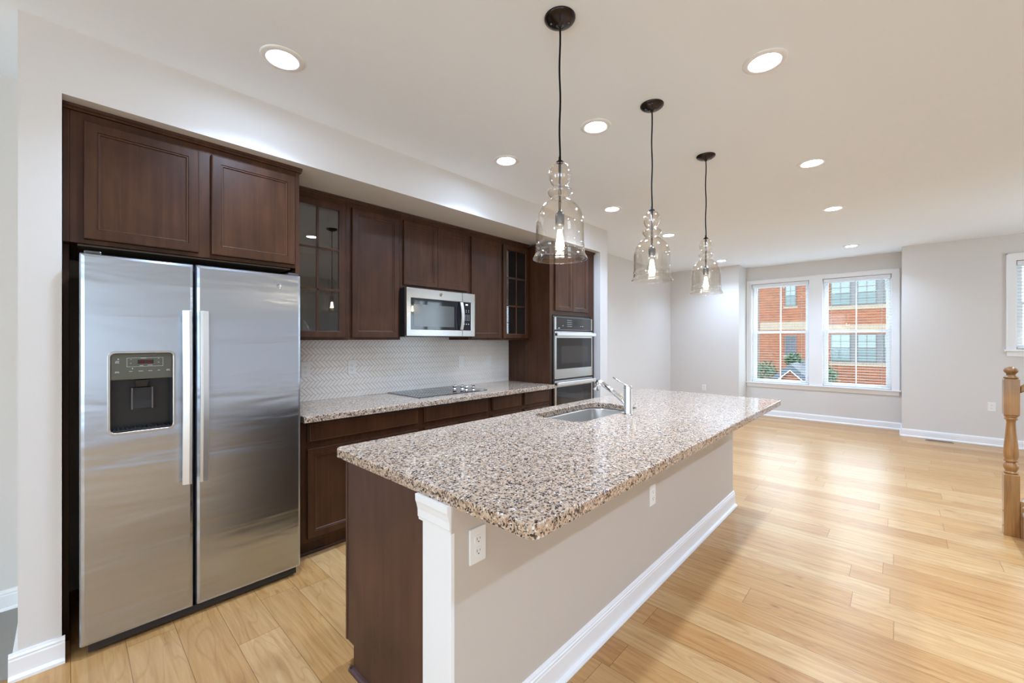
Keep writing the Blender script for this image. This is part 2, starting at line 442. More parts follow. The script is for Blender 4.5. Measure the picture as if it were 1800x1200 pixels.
# far wall with its recess
wb = MB()
wb.box(XW, -2.10, 8.25, 8.92, 0, CEIL)
wb.box(0.04, 1.10, 8.25, 8.92, 0, CEIL); wb.box(1.95, 3.1, 8.25, 8.92, 0, CEIL)
wb.box(1.10, 1.95, 8.25, 8.92, 0, 1.27); wb.box(1.10, 1.95, 8.25, 8.92, 2.40, CEIL)
YR = 8.75
wb.box(-2.10, -2.01, YR, 8.92, 0, CEIL); wb.box(-1.126, -0.94, YR, 8.92, 0, CEIL); wb.box(-0.075, 0.04, YR, 8.92, 0, CEIL)
for a, b in ((-2.01, -1.126), (-0.94, -0.075)):
    wb.box(a, b, YR, 8.92, 0, 0.60); wb.box(a, b, YR, 8.92, 2.42, CEIL)
struct(wb.build('wall_back', 'wall'))
wr = MB(); ADDED_RW = ((-3.3, -1.1), (5.8, 6.9))  # unseen right-wall openings, added to let in more daylight from the side
wr.box(3.08, 3.2, -4.2, -3.3, 0, CEIL).box(3.08, 3.2, -1.1, 5.8, 0, CEIL).box(3.08, 3.2, 6.9, 9.0, 0, CEIL)
for a, b in ADDED_RW: wr.box(3.08, 3.2, a, b, 0, 0.35).box(3.08, 3.2, a, b, 2.45, CEIL)
struct(wr.build('wall_right', 'wall'))
wf = MB()
FW = ((-3.0, -1.4), (0.5, 2.1))
wf.box(XW, -3.0, -4.2, -4.05, 0, CEIL); wf.box(-1.4, 0.5, -4.2, -4.05, 0, CEIL); wf.box(2.1, 3.08, -4.2, -4.05, 0, CEIL)
for a, b in FW:
    wf.box(a, b, -4.2, -4.05, 0, 0.25); wf.box(a, b, -4.2, -4.05, 2.5, CEIL)
struct(wf.build('wall_front', 'wall'))

def base_profile(h=0.11, t=0.014):
    return [(0, 0), (t + 0.012, 0), (t + 0.012, 0.012), (t + 0.006, 0.02), (t, 0.022), (t, h - 0.028), (t - 0.002, h - 0.022), (t - 0.001, h - 0.015), (t - 0.006, h - 0.008), (t - 0.008, h), (0, h)]
def base_run(mb, axis, a0, a1, face, sgn, h=0.11):
    """axis: direction of run; face: wall coordinate; sgn: outward direction"""
    poly = [(face + sgn * p, z) for p, z in base_profile(h)]
    return mb.prism(poly, axis, a0, a1)
b = MB()
base_run(b, 'x', XW, -2.10, 8.25, -1); base_run(b, 'y', 8.235, YR, -2.10, 1)
base_run(b, 'x', -2.10, 0.04, YR, -1); base_run(b, 'y', 8.235, YR, 0.04, -1); base_run(b, 'x', 0.026, 3.08, 8.25, -1)
struct(b.build('baseboard_back', 'trim'))
b = MB(); base_run(b, 'y', 4.565, 8.25, XW, 1); base_run(b, 'y', -4.05, -0.14, XW, 1)
struct(b.build('baseboard_left', 'trim'))
b = MB(); base_run(b, 'y', -0.165, -0.008, XS, 1); base_run(b, 'x', XW + 0.014, XS - 0.001, -0.14, -1)
struct(b.build('baseboard_fridge_side', 'trim'))
b = MB(); base_run(b, 'y', 4.395, 4.59, XS, 1); base_run(b, 'x', XW + 0.014, XS - 0.001, 4.565, 1)
struct(b.build('baseboard_oven_side', 'trim'))
b = MB(); base_run(b, 'y', -4.05, 8.25, 3.08, -1)
struct(b.build('baseboard_right', 'trim'))

# ------------------------------------------------------------------ windows
def ringbox(mb, x0, x1, z0, z1, w, y0, y1, wb_=None):
    wb_ = w if wb_ is None else wb_
    mb.box(x0, x0 + w, y0, y1, z0, z1); mb.box(x1 - w, x1, y0, y1, z0, z1)
    mb.box(x0 + w, x1 - w, y0, y1, z1 - w, z1); mb.box(x0 + w, x1 - w, y0, y1, z0, z0 + wb_)
    return mb

def window(name, opens, z0, z1, yf, cas, sill_z, zr):
    """opens: list of (x0,x1); cas: outer casing (x0,x1,ztop)"""
    root = D.objects.new(name, None); C.objects.link(root); root['kind'] = 'structure'
    root.location = ((cas[0] + cas[1]) / 2, yf, sill_z); ORI[root.name] = Vector(root.location)
    c = MB(); t = 0.02
    c.box(cas[0], opens[0][0], yf - t, yf, sill_z, cas[2]); c.box(opens[-1][1], cas[1], yf - t, yf, sill_z, cas[2])
    c.box(cas[0], cas[1], yf - t - 0.001, yf, z1, cas[2])
    for (a, b_), (c_, d_) in zip(opens, opens[1:]): c.box(b_, c_, yf - t, yf, sill_z, z1)
    # back-band
    c.box(cas[0] - 0.006, cas[0] + 0.012, yf - t - 0.008, yf, sill_z, cas[2] + 0.006)
    c.box(cas[1] - 0.012, cas[1] + 0.006, yf - t - 0.008, yf, sill_z, cas[2] + 0.006)
    c.box(cas[0] - 0.006, cas[1] + 0.006, yf - t - 0.008, yf, cas[2] - 0.012, cas[2] + 0.006)
    c.build('casing', 'trim', root, bevel=0.003)
    s_ = MB(); s_.box(cas[0] - 0.025, cas[1] + 0.025, yf - 0.045, yf, sill_z - 0.022, sill_z)
    s_.build('sill', 'trim', root, bevel=0.004)
    a_ = MB(); a_.box(cas[0], cas[1], yf - 0.016, yf, sill_z - 0.085, sill_z - 0.022); a_.build('apron', 'trim', root, bevel=0.003)
    for x0, x1 in opens:
        f = MB(); ringbox(f, x0, x1, z0, z1, 0.035, yf + 0.075, yf + 0.17); fr = f.build('frame', 'vinyl', root, bevel=0.002)
        for k, (a, b_) in enumerate(((z0 + 0.03, zr + 0.02), (zr - 0.02, z1 - 0.03))):
            y0 = yf + 0.085 + 0.035 * k
            s2 = MB(); ringbox(s2, x0 + 0.03, x1 - 0.03, a, b_, 0.036, y0, y0 + 0.03)
            xm = (x0 + x1) / 2; s2.box(xm - 0.008, xm + 0.008, y0 + 0.006, y0 + 0.024, a, b_)
            sh = s2.build('sash', 'vinyl', root, bevel=0.002)
            p = MB(); p.box(x0 + 0.05, x1 - 0.05, y0 + 0.013, y0 + 0.017, a + 0.02, b_ - 0.02); p.build('pane', 'pane', sh)
    return root

window('window_1', [(-2.01, -1.126), (-0.94, -0.075)], 0.60, 2.42, YR, (-2.09, 0.012, 2.487), 0.61, 1.53)
window('window_2', [(1.10, 1.95)], 1.27, 2.40, 8.25, (1.02, 2.03, 2.487), 1.262, 1.86)
for i, (a, b_) in enumerate(FW):
    f = MB(); ringbox(f, a, b_, 0.25, 2.5, 0.06, -4.19, -4.08); f.box((a + b_) / 2 - 0.04, (a + b_) / 2 + 0.04, -4.18, -4.1, 0.3, 2.45)
    struct(f.build('window_%d' % (3 + i), 'vinyl'))

for i, (a, b_) in enumerate(ADDED_RW):
    f = MB(); x0_, x1_ = 3.09, 3.18
    f.box(x0_, x1_, a, a + 0.06, 0.35, 2.45).box(x0_, x1_, b_ - 0.06, b_, 0.35, 2.45).box(x0_, x1_, a, b_, 0.35, 0.41).box(x0_, x1_, a, b_, 2.39, 2.45).box(x0_, x1_, (a + b_) / 2 - 0.04, (a + b_) / 2 + 0.04, 0.4, 2.4)
    struct(f.build('window_%d' % (5 + i), 'vinyl'))  # frames for the added openings, made up for side light

def blind(x0, x1, z0, z1, y, tilt, label, pitch=0.0445, group=None):
    root = thing('window_blind', ((x0 + x1) / 2, y, z0), label, 'blind', group)
    MB().box(x0, x1, y - 0.028, y + 0.028, z1 - 0.055, z1).build('headrail', 'blind', root, bevel=0.003)
    m = MB(); z = z0 + 0.05
    while z < z1 - 0.075:
        hw = 0.0130; c_, s_ = math.cos(tilt), math.sin(tilt)
        L = []
        for q, th in ((-hw, 0), (-hw * 0.4, 0.0008), (hw * 0.4, 0.0008), (hw, 0)):
            L.append((y + q * c_, z + q * s_ + th))
        poly = L + [(a, b - 0.0010) for a, b in L[::-1]]
        m.prism(poly, 'x', x0 + 0.004, x1 - 0.004); z += pitch
    m.build('slats', 'blind', root)
    MB().box(x0 + 0.003, x1 - 0.003, y - 0.025, y + 0.025, z0 + 0.002, z0 + 0.022).build('bottom_rail', 'blind', root, bevel=0.003)
    for k in (0.12, 0.5, 0.88):
        xx = x0 + (x1 - x0) * k
        for q in (-0.026, 0.026): MB().tube([(xx, y + q, z0 + 0.01), (xx, y + q, z1 - 0.05)], 0.0009, 6).build('ladder_cord', 'ladder', root)
    return root
blind(-2.0, -1.136, 0.612, 2.415, YR + 0.034, 0.0, 'open white slatted blind in left half of double window', group='open blinds of the double window')
blind(-0.93, -0.085, 0.612, 2.415, YR + 0.034, 0.0, 'open white slatted blind in right half of double window', group='open blinds of the double window')
blind(1.11, 1.94, 1.275, 2.395, 8.25 + 0.034, 0.6, 'bright white half closed slatted blind in small window at right edge')

# ------------------------------------------------------------------ cabinets
def door_panel(name, parent, y0, y1, z0, z1, xb, t=0.02, st=0.043, mat='cherry'):
    def R(i, x): return [(x, y0 + i, z0 + i), (x, y1 - i, z0 + i), (x, y1 - i, z1 - i), (x, y0 + i, z1 - i)]
    xf = xb + t
    m = MB().loops([R(0, xb), R(0, xf - 0.004), R(0.002, xf - 0.0012), (R(0.006, xf)), R(st, xf), R(st + 0.002, xf - 0.004), R(st + 0.008, xf - 0.004), R(st + 0.010, xf - 0.0075), R(st + 0.013, xf - 0.0095)], True, True)
    d = m.build(name, mat, parent)
    i0, i1 = st + 0.0062, st + 0.0082
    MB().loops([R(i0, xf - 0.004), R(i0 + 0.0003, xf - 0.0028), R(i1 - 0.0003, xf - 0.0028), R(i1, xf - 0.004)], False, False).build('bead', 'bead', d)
    return d

def drawer_front(parent, y0, y1, z0, z1, xb, t=0.02):
    def R(i, x): return [(x, y0 + i, z0 + i), (x, y1 - i, z0 + i), (x, y1 - i, z1 - i), (x, y0 + i, z1 - i)]
    xf = xb + t
    m = MB().loops([R(0, xb), R(0, xf - 0.010), R(0.002, xf - 0.008), R(0.009, xf - 0.007), R(0.011, xf - 0.001), R(0.014, xf)], True, True)
    d = m.build('drawer_front', 'cherry', parent)
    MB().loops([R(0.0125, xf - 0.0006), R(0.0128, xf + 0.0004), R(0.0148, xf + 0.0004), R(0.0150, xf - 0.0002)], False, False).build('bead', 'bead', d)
    return d

def glass_door(parent, y0, y1, z0, z1, xb, t=0.02, st=0.05):
    xf = xb + t
    m = MB()
    def R(i, x): return [(x, y0 + i, z0 + i), (x, y1 - i, z0 + i), (x, y1 - i, z1 - i), (x, y0 + i, z1 - i)]
    m.loops([R(st, xb), R(0, xb), R(0, xf - 0.004), R(0.006, xf), R(st - 0.006, xf), R(st, xf - 0.004), R(st, xb)], False, False)
    ya, yb, za, zb = y0 + st, y1 - st, z0 + st, z1 - st
    ym = (ya + yb) / 2
    m.box(xb + 0.004, xf - 0.003, ym - 0.007, ym + 0.007, za, zb)
    for k in (1, 2):
        zz = za + (zb - za) * k / 3
        m.box(xb + 0.004, xf - 0.003, ya, yb, zz - 0.007, zz + 0.007)
    d = m.build('door', 'cherry', parent); d['label'] = 'six-pane glazed door'
    MB().prism([(xb + 0.0135, ya - 0.002), (xb + 0.0155, ya - 0.002), (xb + 0.0075, yb + 0.002), (xb + 0.0055, yb + 0.002)], 'z', za - 0.002, zb + 0.002).build('glass_pane', 'cabglass', d)
    return d

def carcass(m, x0, x1, y0, y1, z0, z1, t=0.018, solid=True):
    if solid: return m.box(x0, x1, y0, y1, z0, z1)
    m.box(x0, x0 + 0.008, y0, y1, z0, z1)
    m.box(x0 + 0.008, x1, y0, y0 + t, z0, z1); m.box(x0 + 0.008, x1, y1 - t, y1, z0, z1)
    m.box(x0 + 0.008, x1, y0 + t, y1 - t, z0, z0 + t); m.box(x0 + 0.008, x1, y0 + t, y1 - t, z1 - t, z1)
    return m

XB = -2.73; XBU = -3.035; XI = XW + 0.010
ZU0, ZU1 = 1.387, 2.425

# fridge surround cabinet
r = thing('fridge_cabinet', (-3.0, 0.48, 1.83), 'wide dark cherry cabinet with two panelled doors over the steel fridge', 'cabinet')
m = MB().box(XW + 0.001, XB, 0.005, 0.960, 1.828, 2.425); m.build('carcass', 'cherry', r, bevel=0.0015)
MB().box(XW + 0.001, XB + 0.001, -0.016, 0.0045, 1.828, 2.425).build('filler_strip', 'cherry', r, bevel=0.001)
MB().box(XW + 0.001, XB, 0.961, 0.983, 0.0, 2.425).build('side_panel', 'cherry', r, bevel=0.001)
MB().box(XW + 0.001, -2.80, -0.016, 0.004, 0.0, 1.8275).build('side_panel', 'cherry', r, bevel=0.001)
MB().box(-3.30, XB - 0.03, 0.03, 0.94, 1.8205, 1.8278).build('underside', 'raw', r)
door_panel('door', r, 0.049, 0.474, 1.848, 2.388, XB + 0.001)
door_panel('door', r, 0.529, 0.953, 1.848, 2.388, XB + 0.001)
def crown(parent, y0, y1, x, endcap=False):
    m = MB(); poly = [(x - 0.02, 2.4255), (x + 0.008, 2.4255), (x + 0.012, 2.432), (x + 0.020, 2.438), (x + 0.022, 2.4485), (x - 0.02, 2.4485)]
    m.prism(poly, 'y', y0, y1 + (0.012 if endcap else 0))
    if endcap: m.box(XW + 0.001, x, y1 - 0.01, y1 + 0.010, 2.4256, 2.4484)
    return m.build('top_moulding', 'cherry', parent)
crown(r, -0.016, 0.983, XB, True)

UY = [0.985, 1.44, 1.887, 2.634, 3.09, 3.515]
# upper cabinets
spec = [
    ('glass_cabinet', 0, 1, ZU0, 'g', [(1.005, 1.415)], 'dark cherry wall cabinet with six glass panes next to the fridge'),
    ('wall_cabinet', 1, 2, ZU0, 'd', [(1.464, 1.863)], 'tall dark cherry wall cabinet left of the microwave'),
    ('wall_cabinet', 2, 3, 1.822, 'd', [(1.911, 2.2575), (2.2605, 2.607)], 'short two door dark cherry wall cabinet above the microwave'),
    ('wall_cabinet', 3, 4, ZU0, 'd', [(2.661, 3.070)], 'tall dark cherry wall cabinet right of the microwave'),
    ('glass_cabinet', 4, 5, ZU0, 'g', [(3.103, 3.500)], 'narrow dark cherry glass pane wall cabinet beside the oven tower'),
]
for nm, i, j, z0, kind, doors, lab in spec:
    y0, y1 = UY[i] + 0.0005, UY[j] - 0.0005
    r = thing(nm, (-3.18, (y0 + y1) / 2, z0), lab, 'cabinet')
    if kind == 'g':
        mm = MB()
        carcass(mm, XI, XBU, y0, y1, z0, ZU1, solid=False)
        # face frame
        c_ = mm.build('carcass', 'interior', r)
        ff = MB(); ff.box(XBU + 0.0003, XBU + 0.003, y0, y0 + 0.045, z0, ZU1); ff.box(XBU + 0.0003, XBU + 0.003, y1 - 0.045, y1, z0, ZU1)
        ff.box(XBU + 0.0003, XBU + 0.003, y0 + 0.045, y1 - 0.045, z0, z0 + 0.045); ff.box(XBU + 0.0003, XBU + 0.003, y0 + 0.045, y1 - 0.045, ZU1 - 0.06, ZU1)
        ff.box(XI, XBU, y0, y1, z0 - 0.0022, z0 - 0.0002)
        ff.build('face_frame', 'cherry', r)
        for k in (1, 2):
            zz = z0 + 0.06 + (ZU1 - z0 - 0.12) * k / 3
            MB().box(XI + 0.009, XBU - 0.02, y0 + 0.019, y1 - 0.019, zz - 0.009, zz + 0.009).build('shelf', 'interior', r)
        for a, b_ in doors: glass_door(r, a, b_, 1.402, 2.388, XBU + 0.0035)
    else:
        MB().box(XI, XBU + 0.003, y0, y1, z0, ZU1).build('carcass', 'cherry', r, bevel=0.001)
        for a, b_ in doors: door_panel('door', r, a, b_, (1.402 if z0 < 1.5 else 1.848), 2.388, XBU + 0.0035)
    crown(r, y0 + (0.012 if i == 0 else 0), y1, XBU)

# base cabinets
BY = [0.985, 1.878, 2.618, 3.067, 3.515]
bd = [((1.027, 1.849), [(1.027, 1.4365), (1.4395, 1.849)]), ((1.907, 2.590), [(1.907, 2.2475), (2.2505, 2.590)]), ((2.647, 3.046), [(2.647, 3.046)]), ((3.088, 3.491), [(3.088, 3.491)])]
bl = ['dark cherry base cabinet with wide drawer next to the fridge', 'dark cherry base cabinet under the black cooktop',
      'narrow dark cherry base cabinet just right of the cooktop', 'narrow dark cherry base cabinet against the oven tower']
for i in range(4):
    y0, y1 = BY[i] + 0.0005, BY[i + 1] - 0.0005
    r = thing('base_cabinet', (-3.0, (y0 + y1) / 2, 0), bl[i], 'cabinet')
    MB().box(XI, XB, y0, y1, 0.105, 0.874).build('carcass', 'cherry', r, bevel=0.001)
    MB().box(XI, XB - 0.07, y0, y1, 0, 0.1045).build('toe_kick', 'cherry', r)
    MB().prism([(XB - 0.07, 0.0), (XB - 0.052, 0.0), (XB - 0.054, 0.008), (XB - 0.062, 0.016), (XB - 0.07, 0.018)], 'y', y0, y1).build('shoe_moulding', 'cherry', r)
    (a, b_), ds = bd[i]
    drawer_front(r, a, b_, 0.735, 0.862, XB + 0.001)
    for a, b_ in ds: door_panel('door', r, a, b_, 0.130, 0.700, XB + 0.001)

# back counter
m = MB()
def slab_top(mb, x0, x1, y0, y1, z0, z1, r_, hole=None, bev=0.006):
    P = lambda a, b_, d: (a, b_, d)
    if hole:
        holed(mb, (x0, x1, y0, y1, r_), hole, P, z1, z0, bev)
    else:
        def ring(i, z): return [(a, b_, z) for a, b_ in rrect(x0 + i, x1 - i, y0 + i, y1 - i, max(r_ - i, 0.0005))]
        mb.loops([ring(0, z0), ring(0, z1 - bev), ring(bev * .3, z1 - bev * .3), ring(bev, z1)], True, True)
    return mb
slab_top(m, XW + 0.001, -2.655, 0.9845, 3.5165, 0.8755, 0.914, 0.003)
tag(m.build('countertop', 'granite'), 'speckled beige granite countertop along the tiled wall', 'countertop')

# herringbone backsplash
bm = bmesh.new()
Lt, Wt, g = 0.0735, 0.0238, 0.0018
zc0, zc1, yc0, yc1 = 0.9145, 1.46, 0.9845, 3.5165
rot = math.radians(45)
def tile_box(u0, u1, v0, v1):
    u0 += g / 2; u1 -= g / 2; v0 += g / 2; v1 -= g / 2
    def W_(u, v, x):
        yy = u * math.cos(rot) + v * math.sin(rot); zz = -u * math.sin(rot) + v * math.cos(rot)
        return (x, 0.9 + yy, 0.9 + zz)
    cy_ = [W_(u, v, 0) for u, v in ((u0, v0), (u1, v1))]
    if not (zc0 - 0.08 < cy_[0][2] < zc1 + 0.08 and yc0 - 0.08 < cy_[0][1] < yc1 + 0.08): return
    e = 0.0008
    L = [[W_(u, v, XW + 0.002) for u, v in ((u0, v0), (u1, v0), (u1, v1), (u0, v1))],
         [W_(u, v, XW + 0.0065) for u, v in ((u0, v0), (u1, v0), (u1, v1), (u0, v1))],
         [W_(u, v, XW + 0.0075) for u, v in ((u0 + e, v0 + e), (u1 - e, v0 + e), (u1 - e, v1 - e), (u0 + e, v1 - e))]]
    vs = [[bm.verts.new(p) for p in l] for l in L]
    for a in (0, 1):
        for i in range(4):
            j = (i + 1) % 4; bm.faces.new((vs[a][i], vs[a][j], vs[a + 1][j], vs[a + 1][i]))
    bm.faces.new(vs[2])
for i in range(-60, 120):
    for j in range(-60, 60):
        ox, oy = i * Wt + j * Lt, i * Wt - j * Lt
        if not (-0.2 < (ox * math.cos(rot) + oy * math.sin(rot)) < 2.9 and -0.8 < (-ox * math.sin(rot) + oy * math.cos(rot)) < 0.9): continue
        tile_box(ox, ox + Lt, oy, oy + Wt)
        tile_box(ox + Lt, ox + Lt + Wt, oy + Wt - Lt, oy + Wt)
for co, no in (((0, yc0, 0), (0, -1, 0)), ((0, yc1, 0), (0, 1, 0)), ((0, 0, zc0), (0, 0, -1)), ((0, 0, zc1), (0, 0, 1))):
    bmesh.ops.bisect_plane(bm, geom=bm.verts[:] + bm.edges[:] + bm.faces[:], plane_co=co, plane_no=no, clear_outer=True)
bmesh.ops.recalc_face_normals(bm, faces=bm.faces)
r = D.objects.new('wall_backsplash', None); C.objects.link(r); r.location = (XW, 2.25, 0.914); ORI[r.name] = Vector(r.location); r['kind'] = 'structure'
me = D.meshes.new('tiles'); bm.to_mesh(me); bm.free(); me.transform(Matrix.Translation(-r.location)); me.materials.append(M['tile'])
o = D.objects.new('tiles', me); C.objects.link(o); o.parent = r
MB().box(XW + 0.0002, XW + 0.005, yc0, yc1, zc0, zc1).build('grout', 'grout', r)

# cooktop
r = thing('cooktop', (-3.06, 2.32, 0.9145), 'black glass electric cooktop with four knobs set in counter', 'cooktop')
m = MB(); slab_top(m, -3.325, -2.83, 1.935, 2.70, 0.9145, 0.9205, 0.012, bev=0.002); m.build('glass_top', 'blackglass', r)
m = MB(); slab_top(m, -3.322, -2.833, 1.932, 2.703, 0.9142, 0.9165, 0.014, bev=0.001); m.build('edge_trim', 'steel', r)
for cx_, cy_, rr_ in ((-3.2, 2.10, .075), (-2.96, 2.10, .10), (-3.2, 2.34, .10), (-2.96, 2.34, .075)):
    MB().lathe([(rr_, 0), (rr_, 0.0003), (rr_ - 0.002, 0.0003), (rr_ - 0.002, 0)], (cx_, cy_, 0.9206), 40).build('burner_ring', 'panelgrey', r)
for cx_, cy_ in ((-3.075, 2.50), (-3.02, 2.545), (-2.93, 2.52), (-2.885, 2.565)):
    k = MB().lathe([(0.020, 0), (0.020, 0.004), (0.013, 0.007), (0.012, 0.018), (0.019, 0.022), (0.020, 0.032), (0.014, 0.036), (0.0005, 0.037)], (cx_, cy_, 0.9207), 24)
    k.box(cx_ - 0.004, cx_ + 0.004, cy_ - 0.019, cy_ + 0.019, 0.957, 0.965)
    k.build('knob', 'chrome', r)

# ------------------------------------------------------------------ oven tower
Y0, Y1 = 3.518, 4.398
r = thing('oven_tower_cabinet', (-3.0, 3.96, 0), 'full height dark cherry oven cabinet at far end of kitchen wall', 'cabinet')
MB().box(XW + 0.001, XB, Y0, Y0 + 0.018, 0, 2.425).build('side_panel', 'cherry', r, bevel=0.001)
MB().box(XW + 0.001, XB, Y1 - 0.018, Y1, 0, 2.425).build('side_panel', 'cherry', r, bevel=0.001)
m = MB(); m.box(XW + 0.001, XW + 0.01, Y0 + 0.018, Y1 - 0.018, 0.1, 2.425)
m.box(XW + 0.01, XB, Y0 + 0.018, Y1 - 0.018, 1.66, 2.425); m.box(XW + 0.01, XB, Y0 + 0.018, Y1 - 0.018, 0.1, 0.30)
m.box(XB - 0.02, XB, Y0 + 0.018, 3.56, 0.30, 1.66); m.box(XB - 0.02, XB, 4.325, Y1 - 0.018, 0.30, 1.66)
m.box(XW + 0.01, XB - 0.07, Y0 + 0.018, Y1 - 0.018, 0, 0.1)
m.build('carcass', 'cherry', r, bevel=0.001)
door_panel('door', r, 3.600, 3.917, 1.705, 2.388, XB + 0.001); door_panel('door', r, 3.921, 4.240, 1.705, 2.388, XB + 0.001)
drawer_front(r, 3.60, 4.24, 0.12, 0.28, XB + 0.001)
crown(r, Y0, Y1, XB)

r = thing('double_wall_oven', (-2.9, 3.945, 0.31), 'stainless steel double wall oven with dark glass doors', 'oven')
oy0, oy1 = 3.568, 4.318
MB().box(-3.28, XB + 0.001, oy0 + 0.004, oy1 - 0.004, 0.305, 1.655).build('oven_body', 'blackplastic', r)
fx = XB + 0.0015
pn = MB().box(fx, fx + 0.028, oy0, oy1, 1.497, 1.637).build('control_panel', 'steel', r, bevel=0.002)
MB().box(fx + 0.0282, fx + 0.031, oy0 + 0.035, oy1 - 0.035, 1.500, 1.634).build('control_glass', 'ovenglass', pn)
mk = MB()
for a in range(4):
    for c_ in range(4):
        mk.box(fx + 0.0311, fx + 0.0316, 3.80 + 0.024 * a, 3.808 + 0.024 * a, 1.535 + 0.022 * c_, 1.541 + 0.022 * c_)
for q in (3.71, 4.06, 4.10): mk.box(fx + 0.0311, fx + 0.0316, q, q + 0.012, 1.54, 1.546)
mk.build('key_marks', 'mark', pn)
MB().box(fx + 0.0311, fx + 0.0315, 3.92, 4.01, 1.545, 1.605).build('display', 'blackglass', pn)
MB().box(fx + 0.0311, fx + 0.0316, 3.625, 3.66, 1.512, 1.519).build('brand_plate', 'mark', pn)
for (z0, z1, zg0, zg1, hz) in ((0.962, 1.482, 1.068, 1.405, 1.447), (0.325, 0.945, 0.43, 0.868, 0.910)):
    d = MB().box(fx, fx + 0.032, oy0, oy1, z0, z1).build('oven_door', 'steel', r, bevel=0.003)
    MB().box(fx + 0.0322, fx + 0.035, oy0 + 0.035, oy1 - 0.035, zg0, zg1 + 0.005).build('door_glass', 'ovenglass', d)
    iw = MB(); holed(iw, (oy0 + 0.035, oy1 - 0.035, zg0, zg1, 0.002), (oy0 + 0.11, oy1 - 0.10, zg0 + 0.06, zg1 - 0.085, 0.012), lambda a, b_, q: (q, a, b_), fx + 0.0356, fx + 0.0352)
    iw.build('window_border', 'blackglass', d)
    h = MB(); h.box(fx + 0.058, fx + 0.078, oy0 - 0.004, oy1 + 0.004, hz - 0.019, hz + 0.019)
    hh = h.build('handle', 'handle', d, bevel=0.006, seg=3)
    for q in (oy0 + 0.004, oy1 - 0.026): MB().box(fx + 0.0325, fx + 0.0575, q, q + 0.022, hz - 0.012, hz + 0.012).build('handle_bracket', 'socket', hh, bevel=0.002)

# ------------------------------------------------------------------ microwave
r = thing('microwave', (-3.13, 2.26, 1.40), 'stainless over-the-range microwave with black glass door', 'microwave')
mz0, mz1 = 1.418, 1.8205; my0, my1 = 1.888, 2.632
MB().box(XI, -2.966, my0, my1, mz0 + 0.012, mz1).build('body', 'blackplastic', r, bevel=0.002)
MB().box(XI + 0.03, -2.99, my0 + 0.01, my1 - 0.01, mz0 - 0.004, mz0 + 0.0118).build('bottom_vent', 'blackplastic', r, bevel=0.002)
yd = 2.478
def front_face(m, y0, y1, z0, z1, hole, x0, x1): return holed(m, (y0, y1, z0, z1, 0.004), hole, lambda a, b_, q: (q, a, b_), x1, x0, 0.003)
d = MB(); front_face(d, my0 - 0.002, yd, mz0, mz1 - 0.002, (1.928, yd - 0.0035, 1.475, 1.735, 0.003), -2.965, -2.935)
dr = d.build('door', 'steel', r)
MB().box(-2.963, -2.940, 1.9285, yd - 0.004, 1.4755, 1.7345).build('door_glass', 'blackglass', dr)
MB().box(-2.9398, -2.9390, 1.958, 2.385, 1.50, 1.685).build('viewing_window', 'mwglass', dr)
# curved handle
hp = []
for i in range(13):
    t_ = i / 12; z = 1.478 + t_ * 0.252; hp.append((-2.918 + 0.020 * math.sin(math.pi * t_), z))
hm = MB(); L = []
for x_, z in hp: L.append([(x_ - 0.006, 2.440, z), (x_ + 0.003, 2.440, z), (x_ + 0.003, 2.472, z), (x_ - 0.006, 2.472, z)])
hm.loops(L); hd = hm.build('handle', 'handle', dr, bevel=0.002)
for q in (1.480, 1.705): MB().box(-2.939, -2.9245, 2.445, 2.468, q, q + 0.024).build('handle_mount', 'blackplastic', hd)
cp = MB(); front_face(cp, yd + 0.002, my1 + 0.001, mz0, mz1 - 0.002, (yd + 0.006, 2.585, 1.475, 1.735, 0.003), -2.965, -2.935)
cpo = cp.build('control_panel', 'steel', r)
MB().box(-2.963, -2.9385, yd + 0.0065, 2.5845, 1.4755, 1.7345).build('panel_glass', 'blackglass', cpo)
MB().box(-2.9383, -2.9376, 2.520, 2.546, 1.706, 1.718).build('display', 'display', cpo)
mk = MB()
for zz in (1.660, 1.645, 1.615, 1.600, 1.585, 1.570): 
    for a in range(4 if zz < 1.62 else 3):
        st = 0.020 if zz < 1.62 else 0.028
        mk.box(-2.9383, -2.9379, 2.497 + st * a, 2.503 + st * a, zz - 0.003, zz + 0.003)
for a in range(3): mk.box(-2.9383, -2.9379, 2.498 + 0.026 * a, 2.508 + 0.026 * a, 1.528, 1.536)
mk.build('key_marks', 'mark', cpo)

def emblem(parent, x, y, z, R_):
    e = MB().lathe([(R_ * 1.02, 0), (R_, 0.002), (R_ * 0.82, 0.0022), (R_ * 0.8, 0.001), (0.0004, 0.0012)], (x, y, z), 28, 'x').build('emblem', 'emblem', parent)
    s_ = MB()
    for ox, fl in ((-0.30, 1), (0.28, 1)):
        pts = []
        for i in range(22):
            a = -0.9 + i / 21 * 5.2; rr_ = R_ * (0.30 - 0.10 * i / 21)
            pts.append((x + 0.0022, y + R_ * ox + rr_ * math.cos(a), z + R_ * 0.05 + rr_ * 1.25 * math.sin(a)))
        s_.tube(pts, R_ * 0.055, 6)
        s_.tube([(x + 0.0022, y + R_ * (ox + 0.02), z - R_ * 0.05), (x + 0.0022, y + R_ * (ox + 0.26), z - R_ * 0.45), (x + 0.0022, y + R_ * (ox + 0.05), z - R_ * 0.62)], R_ * 0.05, 6)
    for k in range(4):
        a0 = math.pi / 4 + k * math.pi / 2
        s_.tube([(x + 0.0022, y + R_ * 0.68 * math.cos(a0 + q), z + R_ * 0.68 * math.sin(a0 + q)) for q in (-0.5, -0.2, 0.1, 0.35)], R_ * 0.05, 6)
    s_.build('monogram', 'steel', e)
emblem(dr, -2.9345, 2.235, 1.782, 0.016)

